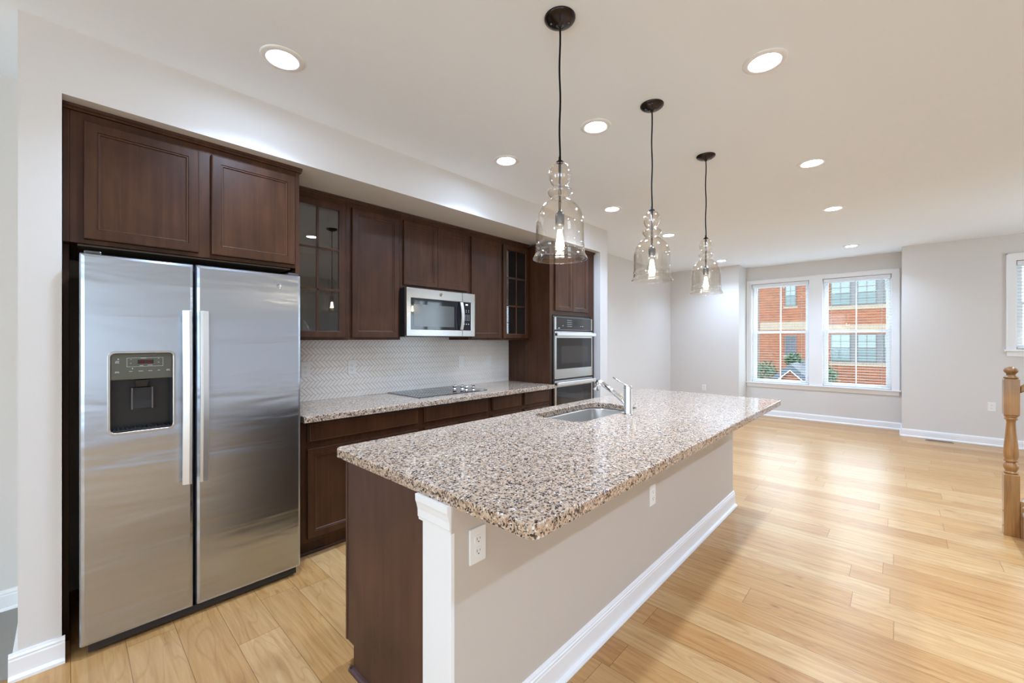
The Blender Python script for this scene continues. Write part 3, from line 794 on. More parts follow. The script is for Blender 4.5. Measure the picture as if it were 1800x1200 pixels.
# ------------------------------------------------------------------ fridge
r = thing('refrigerator', (-2.95, 0.49, 0), 'stainless steel side-by-side refrigerator with water dispenser', 'refrigerator')
FXB, FXF = -2.655, -2.580
MB().box(-3.27, FXB - 0.008, 0.050, 0.930, 0.035, 1.742).build('body', 'blackplastic', r, bevel=0.004)
MB().box(-3.2, -2.67, 0.06, 0.92, 0.012, 0.034).box(FXB - 0.007, FXF - 0.02, 0.06, 0.92, 0.012, 0.046).build('toe_grille', 'blackplastic', r, bevel=0.003)
for y_ in (0.10, 0.88): 
    for x_ in (-2.70, -3.15): MB().lathe([(0.018, 0), (0.018, 0.0118)], (x_, y_, 0), 16, cap0=True, cap1=True).build('foot', 'blackplastic', r)
HX = (0.1235, 0.3545, 0.9575, 1.330)
P = lambda a, b_, q: (q, a, b_)
d = MB(); holed(d, (0.034, 0.4305, 0.050, 1.765, 0.006), (HX[0], HX[1], HX[2], HX[3], 0.022), P, FXF, FXB, 0.015)
fz = d.build('freezer_door', 'fridgesteel', r)
d = MB()
def ringp(i, x): return [(x, a, b_) for a, b_ in rrect(0.4395 + i, 0.940 - i, 0.050 + i, 1.765 - i, 0.006)]
d.loops([ringp(0, FXB), ringp(0, FXF - 0.015), ringp(0.0045, FXF - 0.0045), ringp(0.015, FXF)])
fg = d.build('fridge_door', 'fridgesteel', r)
MB().box(FXB - 0.0075, FXB - 0.0005, 0.045, 0.425, 0.06, 1.755).build('gasket', 'blackplastic', fz)
MB().box(FXB - 0.0075, FXB - 0.0005, 0.446, 0.93, 0.06, 1.755).build('gasket', 'blackplastic', fg)
for par, y0 in ((fz, 0.3785), (fg, 0.4475)):
    L = []
    for i in range(25):
        t_ = i / 24; z = 0.680 + 0.850 * t_
        e = 0.030 + 0.010 * math.sin(math.pi * t_)
        x_ = FXF + e
        if par is fg: prof = [(x_, y0), (x_ + 0.017, y0 + 0.001), (x_ + 0.018, y0 + 0.012), (x_ + 0.010, y0 + 0.036), (x_ + 0.004, y0 + 0.038), (x_, y0 + 0.030)]
        else: prof = [(x_, y0 + 0.008), (x_ + 0.004, y0), (x_ + 0.010, y0 + 0.002), (x_ + 0.018, y0 + 0.026), (x_ + 0.017, y0 + 0.037), (x_, y0 + 0.038)]
        L.append([(a, b_, z) for a, b_ in prof])
    h = MB().loops(L).build('handle', 'handle', par, bevel=0.0015)
    for q in (0.700, 1.475): MB().box(FXF + 0.0003, FXF + 0.030, y0 + 0.010, y0 + 0.030, q, q + 0.035).build('handle_mount', 'socket', h, bevel=0.002)
emblem(fg, FXF + 0.0005, 0.822, 1.692, 0.014)
# dispenser
bz = MB(); holed(bz, (HX[0] - 0.004, HX[1] + 0.004, HX[2] - 0.004, HX[3] + 0.004, 0.025), (HX[0] + 0.006, HX[1] - 0.006, HX[2] + 0.008, HX[3] - 0.006, 0.018), P, FXF + 0.004, FXF + 0.0005, 0.0015)
bz.build('dispenser_bezel', 'steel', fz)
cv = MB(); ya, yb, za, zb = HX[0] + 0.0005, HX[1] - 0.0005, HX[2] + 0.0005, HX[3] - 0.0005
R_ = [[(x_, a, b_) for a, b_ in rrect(ya + i, yb - i, za + i, zb - i, 0.021)] for x_, i in ((FXF - 0.001, 0), (FXF - 0.07, 0.006))]
cv.loops(R_, False, True); cav = cv.build('dispenser_cavity', 'blackplastic', fz)
dp = MB().box(FXF - 0.020, FXF - 0.002, ya + 0.006, yb - 0.006, 1.203, zb - 0.006).build('control_panel', 'panelgrey', fz, bevel=0.003)
px = FXF - 0.0018
mk = MB()
def frame_line(y0, y1, z0, z1, w=0.0009):
    mk.box(px, px + 0.0004, y0, y1, z0, z0 + w); mk.box(px, px + 0.0004, y0, y1, z1 - w, z1)
    mk.box(px, px + 0.0004, y0, y0 + w, z0, z1); mk.box(px, px + 0.0004, y1 - w, y1, z0, z1)
frame_line(0.184, 0.312, 1.262, 1.303)
def words(y, z, n, w=0.0026, h=0.0022):
    random.seed(int(y * 1e4)); q = y
    for i in range(n):
        ww = w * random.uniform(0.6, 1.1); mk.box(px, px + 0.0004, q, q + ww * 0.7, z, z + h); q += ww
for y, z, n in ((0.147, 1.288, 5), (0.145, 1.284, 6), (0.145, 1.280, 7), (0.196, 1.295, 2), (0.196, 1.277, 2), (0.293, 1.297, 2), (0.293, 1.279, 2),
                (0.145, 1.240, 6), (0.144, 1.236, 7), (0.192, 1.240, 5), (0.224, 1.240, 8), (0.259, 1.240, 6), (0.292, 1.241, 4), (0.325, 1.243, 5), (0.324, 1.239, 7),
                (0.228, 1.265, 6), (0.256, 1.266, 7), (0.232, 1.300, 9)): words(y, z, n)
mk.box(px, px + 0.0004, 0.153, 0.158, 1.296, 1.300); mk.box(px, px + 0.0004, 0.201, 0.205, 1.252, 1.256)
mk.build('panel_marks', 'mark', dp)
MB().box(px, px + 0.0005, 0.221, 0.277, 1.275, 1.293).build('display', 'blackglass', dp)
MB().box(px + 0.0006, px + 0.0009, 0.232, 0.244, 1.280, 1.288).box(px + 0.0006, px + 0.0009, 0.257, 0.269, 1.280, 1.288).build('display_digits', 'display_red', dp)
ch = MB()
L = []
for z, hw, dx in ((1.200, 0.030, 0.046), (1.180, 0.024, 0.044), (1.165, 0.022, 0.040)):
    L.append([(FXF - 0.065, 0.239 - hw, z), (FXF - 0.066 + dx, 0.239 - hw * 0.9, z), (FXF - 0.066 + dx, 0.239 + hw * 0.9, z), (FXF - 0.065, 0.239 + hw, z)])
ch.loops(L); ch.build('ice_chute', 'blackplastic', cav, bevel=0.003)
L = []
for z, hw, dx in ((1.163, 0.034, 0.028), (1.10, 0.036, 0.036), (1.062, 0.036, 0.042)):
    L.append([(FXF - 0.066, 0.239 - hw, z), (FXF - 0.066 + dx, 0.239 - hw, z), (FXF - 0.066 + dx, 0.239 + hw, z), (FXF - 0.066, 0.239 + hw, z)])
pd = MB().loops(L).build('dispenser_paddle', 'blackplastic', cav, bevel=0.003)
for q in (0.200, 0.272): MB().box(FXF - 0.030, FXF - 0.021, q, q + 0.006, 1.062, 1.163).build('paddle_rail', 'socket', pd)
tr = MB().box(FXF - 0.067, FXF - 0.004, ya + 0.008, yb - 0.008, za + 0.010, za + 0.016).build('drip_tray', 'blackglass', cav)
m = MB()
for k in range(14): m.box(FXF - 0.062, FXF - 0.012, 0.142 + k * 0.0145, 0.146 + k * 0.0145, za + 0.0161, za + 0.020)
m.build('drip_grate', 'blackplastic', tr)
# hinge caps
for y_ in (0.075, 0.905):
    MB().box(-2.69, FXF - 0.020, y_ - 0.028, y_ + 0.028, 1.7655, 1.779).build('hinge_cover', 'socket', r, bevel=0.005)

# ------------------------------------------------------------------ island
IX0, IX1, IY0, IY1 = -1.735, -1.010, 0.817, 3.790
r = thing('kitchen_island', (-1.37, 2.3, 0), 'long kitchen island with dark wood end and greige painted back wall', 'island')
poly = [(IX0, 0.105), (IX0 + 0.075, 0.105), (IX0 + 0.075, 0), (-1.1605, 0), (-1.1605, 0.8745), (IX0, 0.8745)]
MB().prism(poly, 'y', IY0, IY0 + 0.02).build('end_panel', 'panelwood', r)
MB().box(IX0 - 0.001, IX0 + 0.013, IY0 - 0.003, IY0 - 0.0003, 0.105, 0.8745).build('edge_strip', 'panelwood', r, bevel=0.001)
m = MB().box(IX0, -1.1605, IY0 + 0.0205, 1.76, 0.105, 0.8745); m.box(IX0, -1.1605, 2.96, IY1, 0.105, 0.8745)
m.box(IX0, IX0 + 0.012, 1.76, 2.96, 0.105, 0.8745); m.box(IX0 + 0.012, -1.1605, 1.76, 2.96, 0.105, 0.125)
m.build('carcass', 'cherry', r)
MB().box(IX0 + 0.075, -1.1605, IY0 + 0.0205, IY1, 0, 0.1045).build('toe_kick', 'cherry', r)
MB().box(IX0 + 0.066, IX0 + 0.0745, IY0, IY1, 0.0, 0.103).build('toe_board', 'cherry', r, bevel=0.001)
MB().prism([(IX0 + 0.066, 0.0), (IX0 + 0.048, 0.0), (IX0 + 0.05, 0.009), (IX0 + 0.057, 0.016), (IX0 + 0.066, 0.018)], 'y', IY0 - 0.014, IY1).build('shoe_moulding', 'shoe', r)
MB().prism([(IY0, 0.0), (IY0 - 0.017, 0.0), (IY0 - 0.015, 0.009), (IY0 - 0.009, 0.016), (IY0, 0.018)], 'x', IX0 + 0.050, -1.162).build('shoe_moulding', 'shoe', r)
ym = [IY0 + 0.005, 1.42, 2.03, 2.50, 2.97, 3.785]
for i in range(5):
    a, b_ = ym[i] + 0.003, ym[i + 1] - 0.003
    def RR(i_, x): return [(x, a + i_, 0.12 + i_), (x, b_ - i_, 0.12 + i_), (x, b_ - i_, 0.862 - i_), (x, a + i_, 0.862 - i_)]
    xb, xf = IX0 - 0.001, IX0 - 0.021
    MB().loops([RR(0, xb), RR(0, xf + .004), RR(.006, xf), RR(.045, xf), RR(.048, xf + .004), RR(.056, xf + .009)]).build('door', 'cherry', r)
MB().box(-1.1595, IX1, IY0 + 0.0042, IY1, 0, 0.8745).build('knee_wall', 'island_paint', r)
# corner post
post = MB().box(-1.16, IX1, IY0 - 0.010, IY0 + 0.004, 0, 0.8745).build('corner_post', 'trim', r, bevel=0.001)
prof = [(0.0, 0.785), (0.004, 0.785), (0.005, 0.793), (0.009, 0.797), (0.010, 0.822), (0.016, 0.842), (0.021, 0.852), (0.022, 0.8743)]
x0, x1 = -1.16, IX1
cap = MB()
# capital: front piece returns along the painted side as a thin cornice
front = [(IY0 - 0.0101 - p * 0.8, z) for p, z in prof] + [(IY0 - 0.0101, 0.8743)]
cap.prism(front, 'x', x0 - 0.018, x1 + 0.0025)
cap.build('capital', 'trim', post)
sd = MB(); side = [(IX1 + 0.0002 + p * 0.28, z) for p, z in prof] + [(IX1 + 0.0002, 0.8743)]
sd.prism(side, 'y', IY0 - 0.009, 1.02); sd.build('side_cornice', 'island_paint', r)
bb = MB()
pf = [(IX1 + p, z) for p, z in [(0, 0), (0.030, 0), (0.031, 0.006), (0.027, 0.016), (0.016, 0.021), (0.014, 0.022), (0.014, 0.095), (0.012, 0.100), (0.013, 0.108), (0.009, 0.112), (0.009, 0.118), (0.005, 0.126), (0, 0.128)]]
bb.prism(pf, 'y', IY0 - 0.002, IY1 + 0.014)
bb.build('baseboard', 'trim', r)
bb = MB(); bb.prism([(IY1 + p - IX1, z) for p, z in [(a, b_) for a, b_ in pf]], 'x', -1.10, IX1); 
bb.build('baseboard', 'trim', r)

# island top with sink cut-out
m = MB(); SH = (-1.697, -1.325, 1.985, 2.745, 0.085)
slab_top(m, -1.812, -0.672, 0.800, 3.832, 0.8755, 0.914, 0.030, hole=SH, bev=0.005)
tag(m.build('countertop', 'granite'), 'large speckled beige granite island top with overhang and sink cut-out', 'countertop')
# sink
sk = MB()
def sr(i, z, r_=0.08): return [(a, b_, z) for a, b_ in rrect(SH[0] - 0.004 + i, SH[1] + 0.004 - i, SH[2] - 0.004 + i, SH[3] + 0.004 - i, max(r_ - i * 0.3, 0.01))]
sk.loops([sr(-0.018, 0.8745, 0.09), sr(0.0, 0.8745), sr(0.002, 0.86), sr(0.006, 0.72), sr(0.012, 0.690), sr(0.03, 0.676), sr(0.12, 0.672)], False, True, True)
sk.loops([sr(-0.018, 0.8730, 0.09), sr(-0.002, 0.8725), sr(0.0, 0.86), sr(0.004, 0.72), sr(0.010, 0.688), sr(0.03, 0.6735), sr(0.12, 0.6695)], False, True, True)
so = sk.build('sink_basin', 'sinksteel', None, recalc=False)
tag(so, 'stainless undermount sink basin sunk in island top', 'sink'); so.name = 'kitchen_sink'
MB().lathe([(0.045, 0), (0.043, 0.003), (0.03, 0.002), (0.028, -0.0005), (0.0005, -0.0005)], (-1.511, 2.365, 0.6725), 32).build('drain', 'chrome', so)

# faucet
fx_, fy_ = -1.252, 2.424
r = thing('faucet', (fx_, fy_, 0.9145), 'chrome single lever pull-out faucet beside island sink', 'faucet')
MB().lathe([(0.030, 0), (0.030, 0.003), (0.0285, 0.005), (0.0270, 0.010), (0.0275, 0.175), (0.0265, 0.183), (0.022, 0.1845), (0.0005, 0.185)], (fx_, fy_, 0.9145), 40, cap0=True).build('body', 'chrome', r)
sp = [(fx_ - 0.010, fy_, 0.958), (fx_ - 0.03, fy_, 0.993), (fx_ - 0.055, fy_, 1.012), (fx_ - 0.10, fy_, 1.043), (fx_ - 0.185, fy_, 1.096)]
MB().tube(sp, [0.018, 0.0165, 0.0155, 0.015, 0.0155], 20).build('spout', 'chrome', r)
hd = MB().tube([(fx_ - 0.184, fy_, 1.093), (fx_ - 0.200, fy_, 1.1035), (fx_ - 0.214, fy_, 1.102), (fx_ - 0.222, fy_, 1.088), (fx_ - 0.233, fy_, 1.052)], [0.0165, 0.019, 0.021, 0.022, 0.0225], 20).build('spray_head', 'chrome', r)
MB().tube([(fx_ - 0.2331, fy_, 1.0518), (fx_ - 0.2335, fy_, 1.0495)], 0.018, 18).build('nozzle', 'blackplastic', hd)
MB().tube([(fx_ - 0.006, fy_, 1.093), (fx_ - 0.025, fy_, 1.100), (fx_ - 0.060, fy_, 1.118), (fx_ - 0.108, fy_, 1.143)], [0.006, 0.0055, 0.0045, 0.0042], 12).lathe([(0.0285, 0), (0.0285, 0.008)], (fx_, fy_, 1.078), 32).build('lever', 'chrome', r)

# ------------------------------------------------------------------ outlets and switches
def plate_root(kind, frame, label, group, w=0.072, h=0.116):
    """frame: (point, outward axis 'x'/'-y', ) plate lies on the wall"""
    p, ax = frame
    def T(u, v, d):   # u along wall, v up, d outwards
        return {'x': (p[0] + d, p[1] + u, p[2] + v), '-y': (p[0] + u, p[1] - d, p[2] + v)}[ax]
    r = thing(kind, p, label, 'switch' if kind == 'light_switch' else 'outlet', group)
    L = [[T(a, b_, d) for a, b_ in rrect(-w / 2 + i, w / 2 - i, -h / 2 + i, h / 2 - i, 0.004, 3)] for i, d in ((0, 0.0006), (0, 0.003), (0.0025, 0.0058))]
    MB().loops(L).build('cover_plate', 'plastic', r)
    def bx(m, u0, u1, v0, v1, d0, d1):
        a, b_ = T(u0, v0, d0), T(u1, v1, d1); return m.box(a[0], b_[0], a[1], b_[1], a[2], b_[2])
    if kind == 'light_switch':
        bx(MB(), -0.0165, 0.0165, -0.033, 0.033, 0.0059, 0.0085).build('rocker', 'plastic', r, bevel=0.002)
        m = MB(); 
        for q in (-0.0182, 0.0168): bx(m, q, q + 0.0014, -0.034, 0.034, 0.0059, 0.0062)
        m.build('rocker_gap', 'ladder', r)
    else:
        for s_ in (-0.0195, 0.0195):
            Lr = [[T(a, b_ + s_, d) for a, b_ in rrect(-0.017 + i, 0.017 - i, -0.0145 + i, 0.0145 - i, 0.0135, 5)] for i, d in ((0, 0.0059), (0, 0.0072), (0.0008, 0.0078))]
            rc = MB().loops(Lr).build('receptacle', 'plastic', r)
            m = MB(); bx(m, -0.0075, -0.0055, s_ - 0.002, s_ + 0.007, 0.0079, 0.0081); bx(m, 0.0055, 0.0073, s_ - 0.001, s_ + 0.006, 0.0079, 0.0081)
            bx(m, -0.0022, 0.0022, s_ - 0.0095, s_ - 0.0055, 0.0079, 0.0081)
            m.build('slots', 'slot', rc)
    return r
XT = XW + 0.0076
plate_root('wall_outlet', ((XT, 1.245, 1.158), 'x'), 'white duplex outlet on tiles beside the fridge', None)
plate_root('wall_outlet', ((XT, 1.615, 1.158), 'x'), 'white duplex outlet on tiles left of cooktop', None)
plate_root('light_switch', ((XT, 2.795, 1.160), 'x'), 'white rocker switch on tiles above right end of cooktop', None)
plate_root('light_switch', ((XT, 3.195, 1.160), 'x'), 'white rocker switch on tiles nearest the oven tower', None)
plate_root('wall_outlet', ((IX1, 0.915, 0.716), 'x'), 'large white duplex outlet on island side near corner post', None)
plate_root('wall_outlet', ((IX1, 2.235, 0.518), 'x'), 'small white duplex outlet midway along island side', None)
plate_root('wall_outlet', ((-2.70, 8.25, 0.485), '-y'), 'white duplex outlet on far wall left of double window', None)
plate_root('wall_outlet', ((0.895, 8.25, 0.512), '-y'), 'white duplex outlet on far wall near the newel post', None)

# floor register
r = thing('floor_register', (0.40, 8.13, 0.0), 'brown slotted floor vent below far wall', 'vent')
m = MB(); holed(m, (0.275, 0.545, 8.075, 8.185, 0.004), (0.292, 0.528, 8.092, 8.168, 0.002), lambda a, b_, d: (a, b_, d), 0.005, 0.0003, 0.001); m.build('frame', 'oakvent', r)
m = MB()
for k in range(17): m.box(0.2945 + k * 0.0138, 0.3005 + k * 0.0138, 8.0925, 8.1675, 0.001, 0.0045)
m.build('grille', 'oakvent', r)
MB().box(0.2925, 0.5275, 8.0925, 8.1675, 0.0003, 0.0009).build('duct_opening', 'slot', r)

# ------------------------------------------------------------------ ceiling lights
def downlight(x, y, label):
    r = thing('recessed_light', (x, y, CEIL), label, 'ceiling light', 'recessed ceiling lights')
    MB().lathe([(0.096, 0), (0.096, -0.003), (0.090, -0.006), (0.074, -0.009), (0.066, -0.006), (0.064, -0.0035)], (x, y, CEIL), 48).build('trim_ring', 'plastic', r)
    MB().lathe([(0.0655, -0.0030), (0.04, -0.0045), (0.0004, -0.005)], (x, y, CEIL), 40).build('lens', 'led', r)
    ld = D.lights.new('led_beam', 'AREA'); ld.shape = 'DISK'; ld.size = 0.12; ld.energy = LED_WATTS; ld.color = (0.69, 0.905, 1.25); ld.spread = math.radians(130)
    lo = D.objects.new('led_beam', ld); C.objects.link(lo); lo.parent = r; lo.location = (0, 0, -0.0065)
    return r
DL = [(-2.168, 0.705, 'bright recessed ceiling light above the fridge, near the soffit'),
      (-2.164, 2.257, 'recessed ceiling light by the soffit, level with the microwave'),
      (-2.162, 3.835, 'recessed ceiling light near the soffit end, seen between first two pendants'),
      (-2.169, 5.288, 'small recessed ceiling light just right of the middle pendant glass'),
      (-2.208, 7.609, 'tiny recessed ceiling light at the far wall, right of the farthest pendant'),
      (-1.404, 2.283, 'recessed ceiling light over the island between first and middle pendants'),
      (-0.475, 2.312, 'largest recessed ceiling light, upper right above the room'),
      (-0.483, 3.879, 'recessed ceiling light second in the right hand row'),
      (-0.487, 5.372, 'recessed ceiling light third in the right hand row'),
      (-0.496, 7.687, 'smallest recessed ceiling light right before the double window')]
d0 = downlight(*DL[0])
for x, y, lab in DL[1:]: copy_tree(d0, (x, y, CEIL), None, lab)
# unseen downlights added behind and right of the camera to brighten the room
for x, y, lab in ((-0.475, -1.6, 'added fill downlight, unseen behind the viewpoint'), (1.3, -0.6, 'added fill downlight, unseen behind the viewpoint to the right'), (1.3, 5.37, 'added fill downlight, out of view above the stairs'), (1.3, 0.85, 'added fill downlight, out of view right of the island'), (1.3, 3.84, 'added fill downlight, out of view over the stair foot'), (1.3, 2.31, 'added fill downlight, out of view over the stair side')):
    copy_tree(d0, (x, y, CEIL), None, lab)

# ------------------------------------------------------------------ pendants
def pendant(x, y, label):
    r = thing('pendant_light', (x, y, CEIL), label, 'pendant light', 'glass bell pendants over the island')
    c_ = (x, y, 0)
    can = MB().lathe([(0.0655, CEIL), (0.0655, CEIL - 0.004), (0.062, CEIL - 0.010), (0.048, CEIL - 0.019), (0.025, CEIL - 0.025), (0.009, CEIL - 0.027), (0.0085, CEIL - 0.037), (0.004, CEIL - 0.040)], c_, 40).build('canopy', 'canopy', r)
    for q in (-1, 1): MB().lathe([(0.0045, 0), (0.0045, -0.003), (0.0005, -0.005)], (x + 0.028 * q, y + 0.022 * q, CEIL - 0.0215), 12).build('screw', 'socket', can)
    pts = [(x + 0.0015 * math.sin(i * 0.9), y + 0.0012 * math.cos(i * 0.7), CEIL - 0.038 - i * (CEIL - 0.038 - 2.146) / 16) for i in range(17)]
    MB().tube(pts, 0.0039, 10).build('cord', 'cord', r)
    MB().lathe([(0.0035, 2.158), (0.0055, 2.154), (0.0055, 2.142), (0.010, 2.139), (0.0165, 2.134), (0.0165, 2.131), (0.0003, 2.131)], c_, 24).build('cap', 'cord', r)
    MB().lathe([(0.0003, 2.1305), (0.0062, 2.1305), (0.0062, 1.928), (0.0003, 1.928)], c_, 16).build('stem', 'socket', r)
    sk_ = MB().lathe([(0.0062, 1.929), (0.012, 1.926), (0.019, 1.912), (0.0195, 1.905), (0.0185, 1.872), (0.0175, 1.868), (0.0003, 1.868)], c_, 24).build('socket', 'socket', r)
    gl = [(0.014, 2.1300), (0.024, 2.126), (0.036, 2.115), (0.0445, 2.099), (0.0478, 2.080), (0.0455, 2.060), (0.037, 2.044), (0.0285, 2.034), (0.0275, 2.031),
          (0.034, 2.028), (0.044, 2.021), (0.0525, 2.012), (0.0525, 2.004), (0.046, 1.994), (0.039, 1.985), (0.0365, 1.980), (0.040, 1.975), (0.052, 1.967), (0.069, 1.953), (0.082, 1.937), (0.092, 1.917), (0.0985, 1.893), (0.1005, 1.865),
          (0.1005, 1.80), (0.1005, 1.785), (0.1030, 1.779), (0.1035, 1.774), (0.1015, 1.769), (0.1030, 1.763), (0.1035, 1.757), (0.1025, 1.752), (0.1055, 1.744), (0.1105, 1.736), (0.1135, 1.730), (0.1145, 1.7265), (0.1135, 1.7245)]
    inner = [(max(a - 0.0028, 0.003), b_) for a, b_ in gl[::-1]]
    MB().lathe(gl + inner, c_, 64).build('glass_shade', 'amber', r)
    bl_ = [(0.0130, 1.8675), (0.0150, 1.858), (0.0215, 1.83), (0.0265, 1.80), (0.0275, 1.785), (0.025, 1.768), (0.018, 1.756), (0.009, 1.7505), (0.0003, 1.7495)]
    bu = MB().lathe(bl_, c_, 32).build('bulb', 'bulbglass', r)
    fm = MB()
    for k in range(8):
        a = k * math.pi / 4; a2 = a + 0.35
        fm.tube([(x + 0.006 * math.cos(a), y + 0.006 * math.sin(a), 1.848), (x + 0.0165 * math.cos(a2), y + 0.0165 * math.sin(a2), 1.778)], 0.0030, 6)
    fm.build('filament', 'filament', bu)
    return r
p0 = pendant(-1.042, 1.413, 'nearest and largest clear glass bell pendant with black cord over island')
copy_tree(p0, (-1.040, 2.300, CEIL), None, 'middle glass bell pendant of the three over the island')
copy_tree(p0, (-1.036, 3.204, CEIL), None, 'farthest and smallest glass bell pendant over the island end')

# ------------------------------------------------------------------ staircase at the right edge
nx, ny = 0.586, 4.572
r = thing('newel_post', (nx, ny, 0), 'turned honey oak newel post at foot of the stairs', 'newel post')
hw = 0.037
def sq(i, z): return [(nx - hw + i, ny - hw + i, z), (nx + hw - i, ny - hw + i, z), (nx + hw - i, ny + hw - i, z), (nx - hw + i, ny + hw - i, z)]
MB().loops([sq(0, 0), sq(0, 0.432), sq(0.003, 0.437)]).build('lower_block', 'oak', r, bevel=0.001)
MB().loops([sq(0.003, 0.853), sq(0, 0.858), sq(0, 1.105), sq(0.004, 1.110)]).build('upper_block', 'oak', r, bevel=0.001)
MB().lathe([(0.020, 0.437), (0.034, 0.439), (0.036, 0.446), (0.034, 0.452), (0.026, 0.455), (0.030, 0.462), (0.036, 0.478), (0.0375, 0.492), (0.033, 0.507), (0.024, 0.516), (0.024, 0.520),
            (0.034, 0.524), (0.036, 0.530), (0.033, 0.536), (0.031, 0.540), (0.035, 0.556), (0.0365, 0.585), (0.034, 0.63), (0.029, 0.70), (0.0245, 0.76), (0.0225, 0.80), (0.024, 0.816),
            (0.031, 0.822), (0.034, 0.828), (0.031, 0.834), (0.027, 0.837), (0.034, 0.842), (0.036, 0.848), (0.034, 0.8525), (0.02, 0.853)], (nx, ny, 0), 36).build('turned_shaft', 'oak', r)
MB().lathe([(0.02, 1.110), (0.035, 1.112), (0.037, 1.119), (0.034, 1.125), (0.025, 1.129), (0.022, 1.138), (0.024, 1.148), (0.031, 1.155), (0.0355, 1.164), (0.0355, 1.172), (0.030, 1.184), (0.018, 1.193), (0.0003, 1.196)], (nx, ny, 0), 36).build('cap', 'oak', r)
for z in (0.065, 0.17): MB().lathe([(0.0003, -0.003), (0.006, -0.002), (0.007, 0)], (nx - hw, ny - 0.012, z), 14, 'x').build('wood_plug', 'oak', r)
rise, run_ = 0.195, 0.26
sl = rise / run_
r = thing('staircase', (1.9, 4.0, 0), 'carpeted staircase with white oak-capped stringer, only its foot in view', 'stairs')
X0 = nx + hw + 0.001; NS = 8; XE = X0 + 0.02 + NS * run_
m = MB()
poly = [(X0, 0), (X0, 0.215), (XE, 0.215 + sl * (XE - X0)), (XE, 0)]
m.prism(poly, 'y', 4.540, 4.575); m.build('stringer', 'trim', r)
MB().prism([(X0, 0.2155), (X0, 0.245), (XE, 0.245 + sl * (XE - X0)), (XE, 0.2155 + sl * (XE - X0))], 'y', 4.530, 4.585).build('stringer_cap', 'oak', r, bevel=0.004)
MB().box(X0, X0 + 0.018, 4.5285, 4.5395, 0, 0.2152).build('end_strip', 'oak', r, bevel=0.001)
for k in range(NS):
    xx = X0 + 0.012 + k * run_
    prof = [(xx, k * rise + 0.0005), (xx, (k + 1) * rise - 0.045), (xx - 0.006, (k + 1) * rise - 0.030), (xx - 0.006, (k + 1) * rise - 0.012), (xx + 0.006, (k + 1) * rise), (xx + run_ - 0.0065, (k + 1) * rise), (xx + run_ - 0.0065, k * rise + 0.0005)]
    MB().prism(prof, 'y', 3.60, 4.5275).build('step', 'carpet', r, bevel=0.006)
MB().prism([(X0, 0), (X0, 0.215), (XE, 0.215 + sl * (XE - X0)), (XE, 0)], 'y', 3.565, 3.5995).build('stringer', 'trim', r)
r = thing('stair_railing', (1.8, ny, 0.3), 'oak handrail with slim balusters rising from the newel post', 'railing')
XR = XE
MB().prism([(X0, 1.010), (X0, 1.060), (XR, 1.060 + sl * (XR - X0)), (XR, 1.010 + sl * (XR - X0))], 'y', ny - 0.028, ny + 0.022).build('handrail', 'oak', r, bevel=0.008, seg=3)
for k in range(16):
    xx = X0 + 0.12 + k * 0.125
    z0 = 0.2465 + sl * (xx + 0.012 - X0) + 0.006; z1 = 1.008 + sl * (xx - 0.012 - X0)
    MB().lathe([(0.011, z0), (0.013, z0 + 0.08), (0.015, z0 + 0.12), (0.010, z0 + 0.14), (0.013, z0 + 0.3), (0.009, z1)], (xx, ny - 0.012, 0), 12, cap0=True, cap1=True).build('baluster', 'trim', r)

# ------------------------------------------------------------------ outside
YF = 36.0
gr = MB().box(-40, 40, 9.4, 70, -3.3, -3.0); struct(gr.build('ground', 'ground'))
r = thing('brick_building', (-2, YF + 3, -3), 'red brick townhouse across the street seen through double window', 'building')
MB().box(-7.78, 2.6, YF, YF + 8, -3, 6.1).build('brick_wall', 'brick', r)
MB().box(-7.98, -7.781, YF + 0.1, YF + 0.5, -3, 6.0).build('downspout', 'extpanel', r)
MB().box(-22, -7.99, YF + 1.5, YF + 8, -3, 5.8).build('dark_wall', 'extpanel', r)
MB().box(-8.2, 2.9, YF - 0.4, YF + 8.4, 6.101, 6.4).build('roof', 'roofdark', r)
def extwin(x0, x1, z0, z1, dark=False):
    f = MB().box(x0, x1, YF - 0.05, YF, z0, z1).build('window_frame', 'extframe', r)
    t_ = 0.07; zm = (z0 + z1) / 2
    for k, (a, b_) in enumerate(((z0 + t_, zm - 0.03), (zm + 0.03, z1 - t_))):
        p = MB().box(x0 + t_, x1 - t_, YF - 0.07, YF - 0.051, a, b_).build('pane', 'extdark' if dark else ('extblind' if k else 'extglass'), f)
    m_ = MB(); xm = (x0 + x1) / 2
    m_.box(xm - 0.015, xm + 0.015, YF - 0.08, YF - 0.0705, z0 + t_, z1 - t_)
    for a, b_ in ((z0 + t_, zm - 0.03), (zm + 0.03, z1 - t_)):
        m_.box(x0 + t_, x1 - t_, YF - 0.08, YF - 0.0705, (a + b_) / 2 - 0.015, (a + b_) / 2 + 0.015)
    m_.build('muntins', 'extframe', f)
extwin(-6.09, -5.39, 3.85, 5.37); extwin(-6.11, -5.39, 0.25, 1.72, True)
for z0, z1 in ((3.73, 5.37), (-0.10, 1.80)):
    extwin(-3.42, -2.32, z0, z1); extwin(-2.02, -1.00, z0, z1); extwin(-0.70, 0.35, z0, z1)
    MB().box(-2.318, -2.022, YF - 0.04, YF, z0, z1).build('window_panel', 'extpanel', r)
    MB().box(-0.998, -0.702, YF - 0.04, YF, z0, z1).build('window_panel', 'extpanel', r)
for x0, x1, z0, z1 in ((-3.6, 0.6, 3.45, 3.72), (-3.62, 0.6, 2.05, 2.42), (-3.5, 0.6, -0.36, -0.11), (-7.7, -4.5, 2.12, 2.72), (-6.2, -5.3, 3.72, 3.84), (-6.2, -5.3, 0.13, 0.24)):
    MB().box(x0, x1, YF - 0.03, YF, z0, z1).build('brick_band', 'brickband', r)
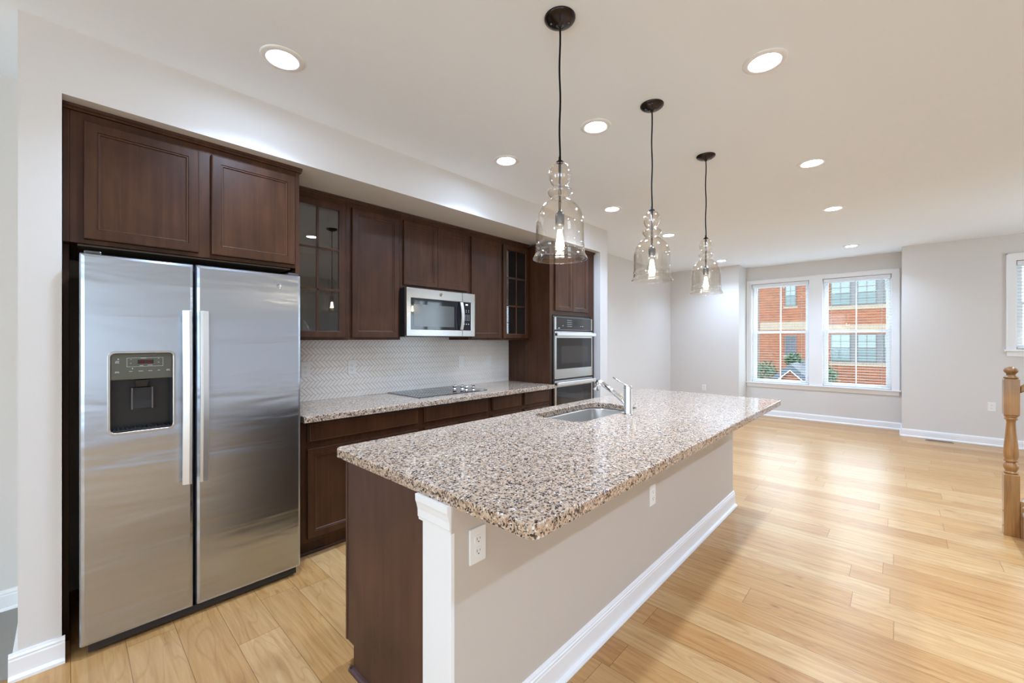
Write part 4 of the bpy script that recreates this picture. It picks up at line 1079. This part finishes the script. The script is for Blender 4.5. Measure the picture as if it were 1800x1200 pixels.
# porch gable in front of it
r = thing('porch_roof', (-5.2, 28, -1.6), 'small dark gabled roof with white rake boards, low in left window', 'roof')
gx, gz, gy = -4.50, 0.05, 28.0
def gable(y0, y1, ext, dz, th):
    return [(gx - ext, gz - ext * 0.95 + dz), (gx, gz + dz), (gx + ext, gz - ext * 0.95 + dz), (gx + ext, gz - ext * 0.95 + dz - th), (gx, gz + dz - th), (gx - ext, gz - ext * 0.95 + dz - th)]
MB().prism(gable(0, 0, 1.7, 0, 0.36), 'y', gy, gy + 6).build('shingles', 'roofdark', r)
MB().prism(gable(0, 0, 1.66, -0.361, 0.05), 'y', gy - 0.02, gy + 0.15).build('rake_board', 'extwhite', r)
MB().prism([(gx - 1.5, gz - 1.5 * 0.95 - 0.42), (gx, gz - 0.42), (gx + 1.5, gz - 1.5 * 0.95 - 0.42), (gx + 1.5, -3), (gx - 1.5, -3)], 'y', gy + 0.2, gy + 6).build('gable_wall', 'brick', r)
def shrub(x, y, z, R_, label):
    random.seed(int(x * 100)); m = MB()
    for _ in range(420):
        th = random.uniform(0, 2 * math.pi); ph = math.acos(random.uniform(-0.5, 1)); q = R_ * random.uniform(0.55, 1.0)
        c_ = Vector((x + q * math.sin(ph) * math.cos(th), y + q * math.sin(ph) * math.sin(th), z + q * math.cos(ph) * 1.15))
        u = Vector((random.uniform(-1, 1), random.uniform(-1, 1), random.uniform(-0.4, 1))).normalized(); w = u.orthogonal().normalized()
        l, ww = random.uniform(0.16, 0.30), 0.05
        m.add([c_, c_ + u * l * 0.5 + w * ww, c_ + u * l, c_ + u * l * 0.5 - w * ww], [(0, 1, 2, 3)])
    rr_ = thing('tree', (x, y, -3), label, 'tree')
    m.build('foliage', 'leaf', rr_, recalc=False)
    MB().tube([(x, y, -3), (x, y, z)], [0.10, 0.05], 8).build('trunk', 'oakvent', rr_)
shrub(-6.05, 29.5, -0.85, 0.75, 'green leafy tree left of the porch roof outside')
shrub(-2.85, 26.5, -0.55, 0.62, 'green leafy tree right of the porch roof outside')
shrub(-4.75, 30.8, 0.05, 0.42, 'green leafy tree top showing behind the porch ridge outside')
shrub(-7.6, 27.5, -0.7, 0.6, 'green leafy tree at lower left corner of double window')
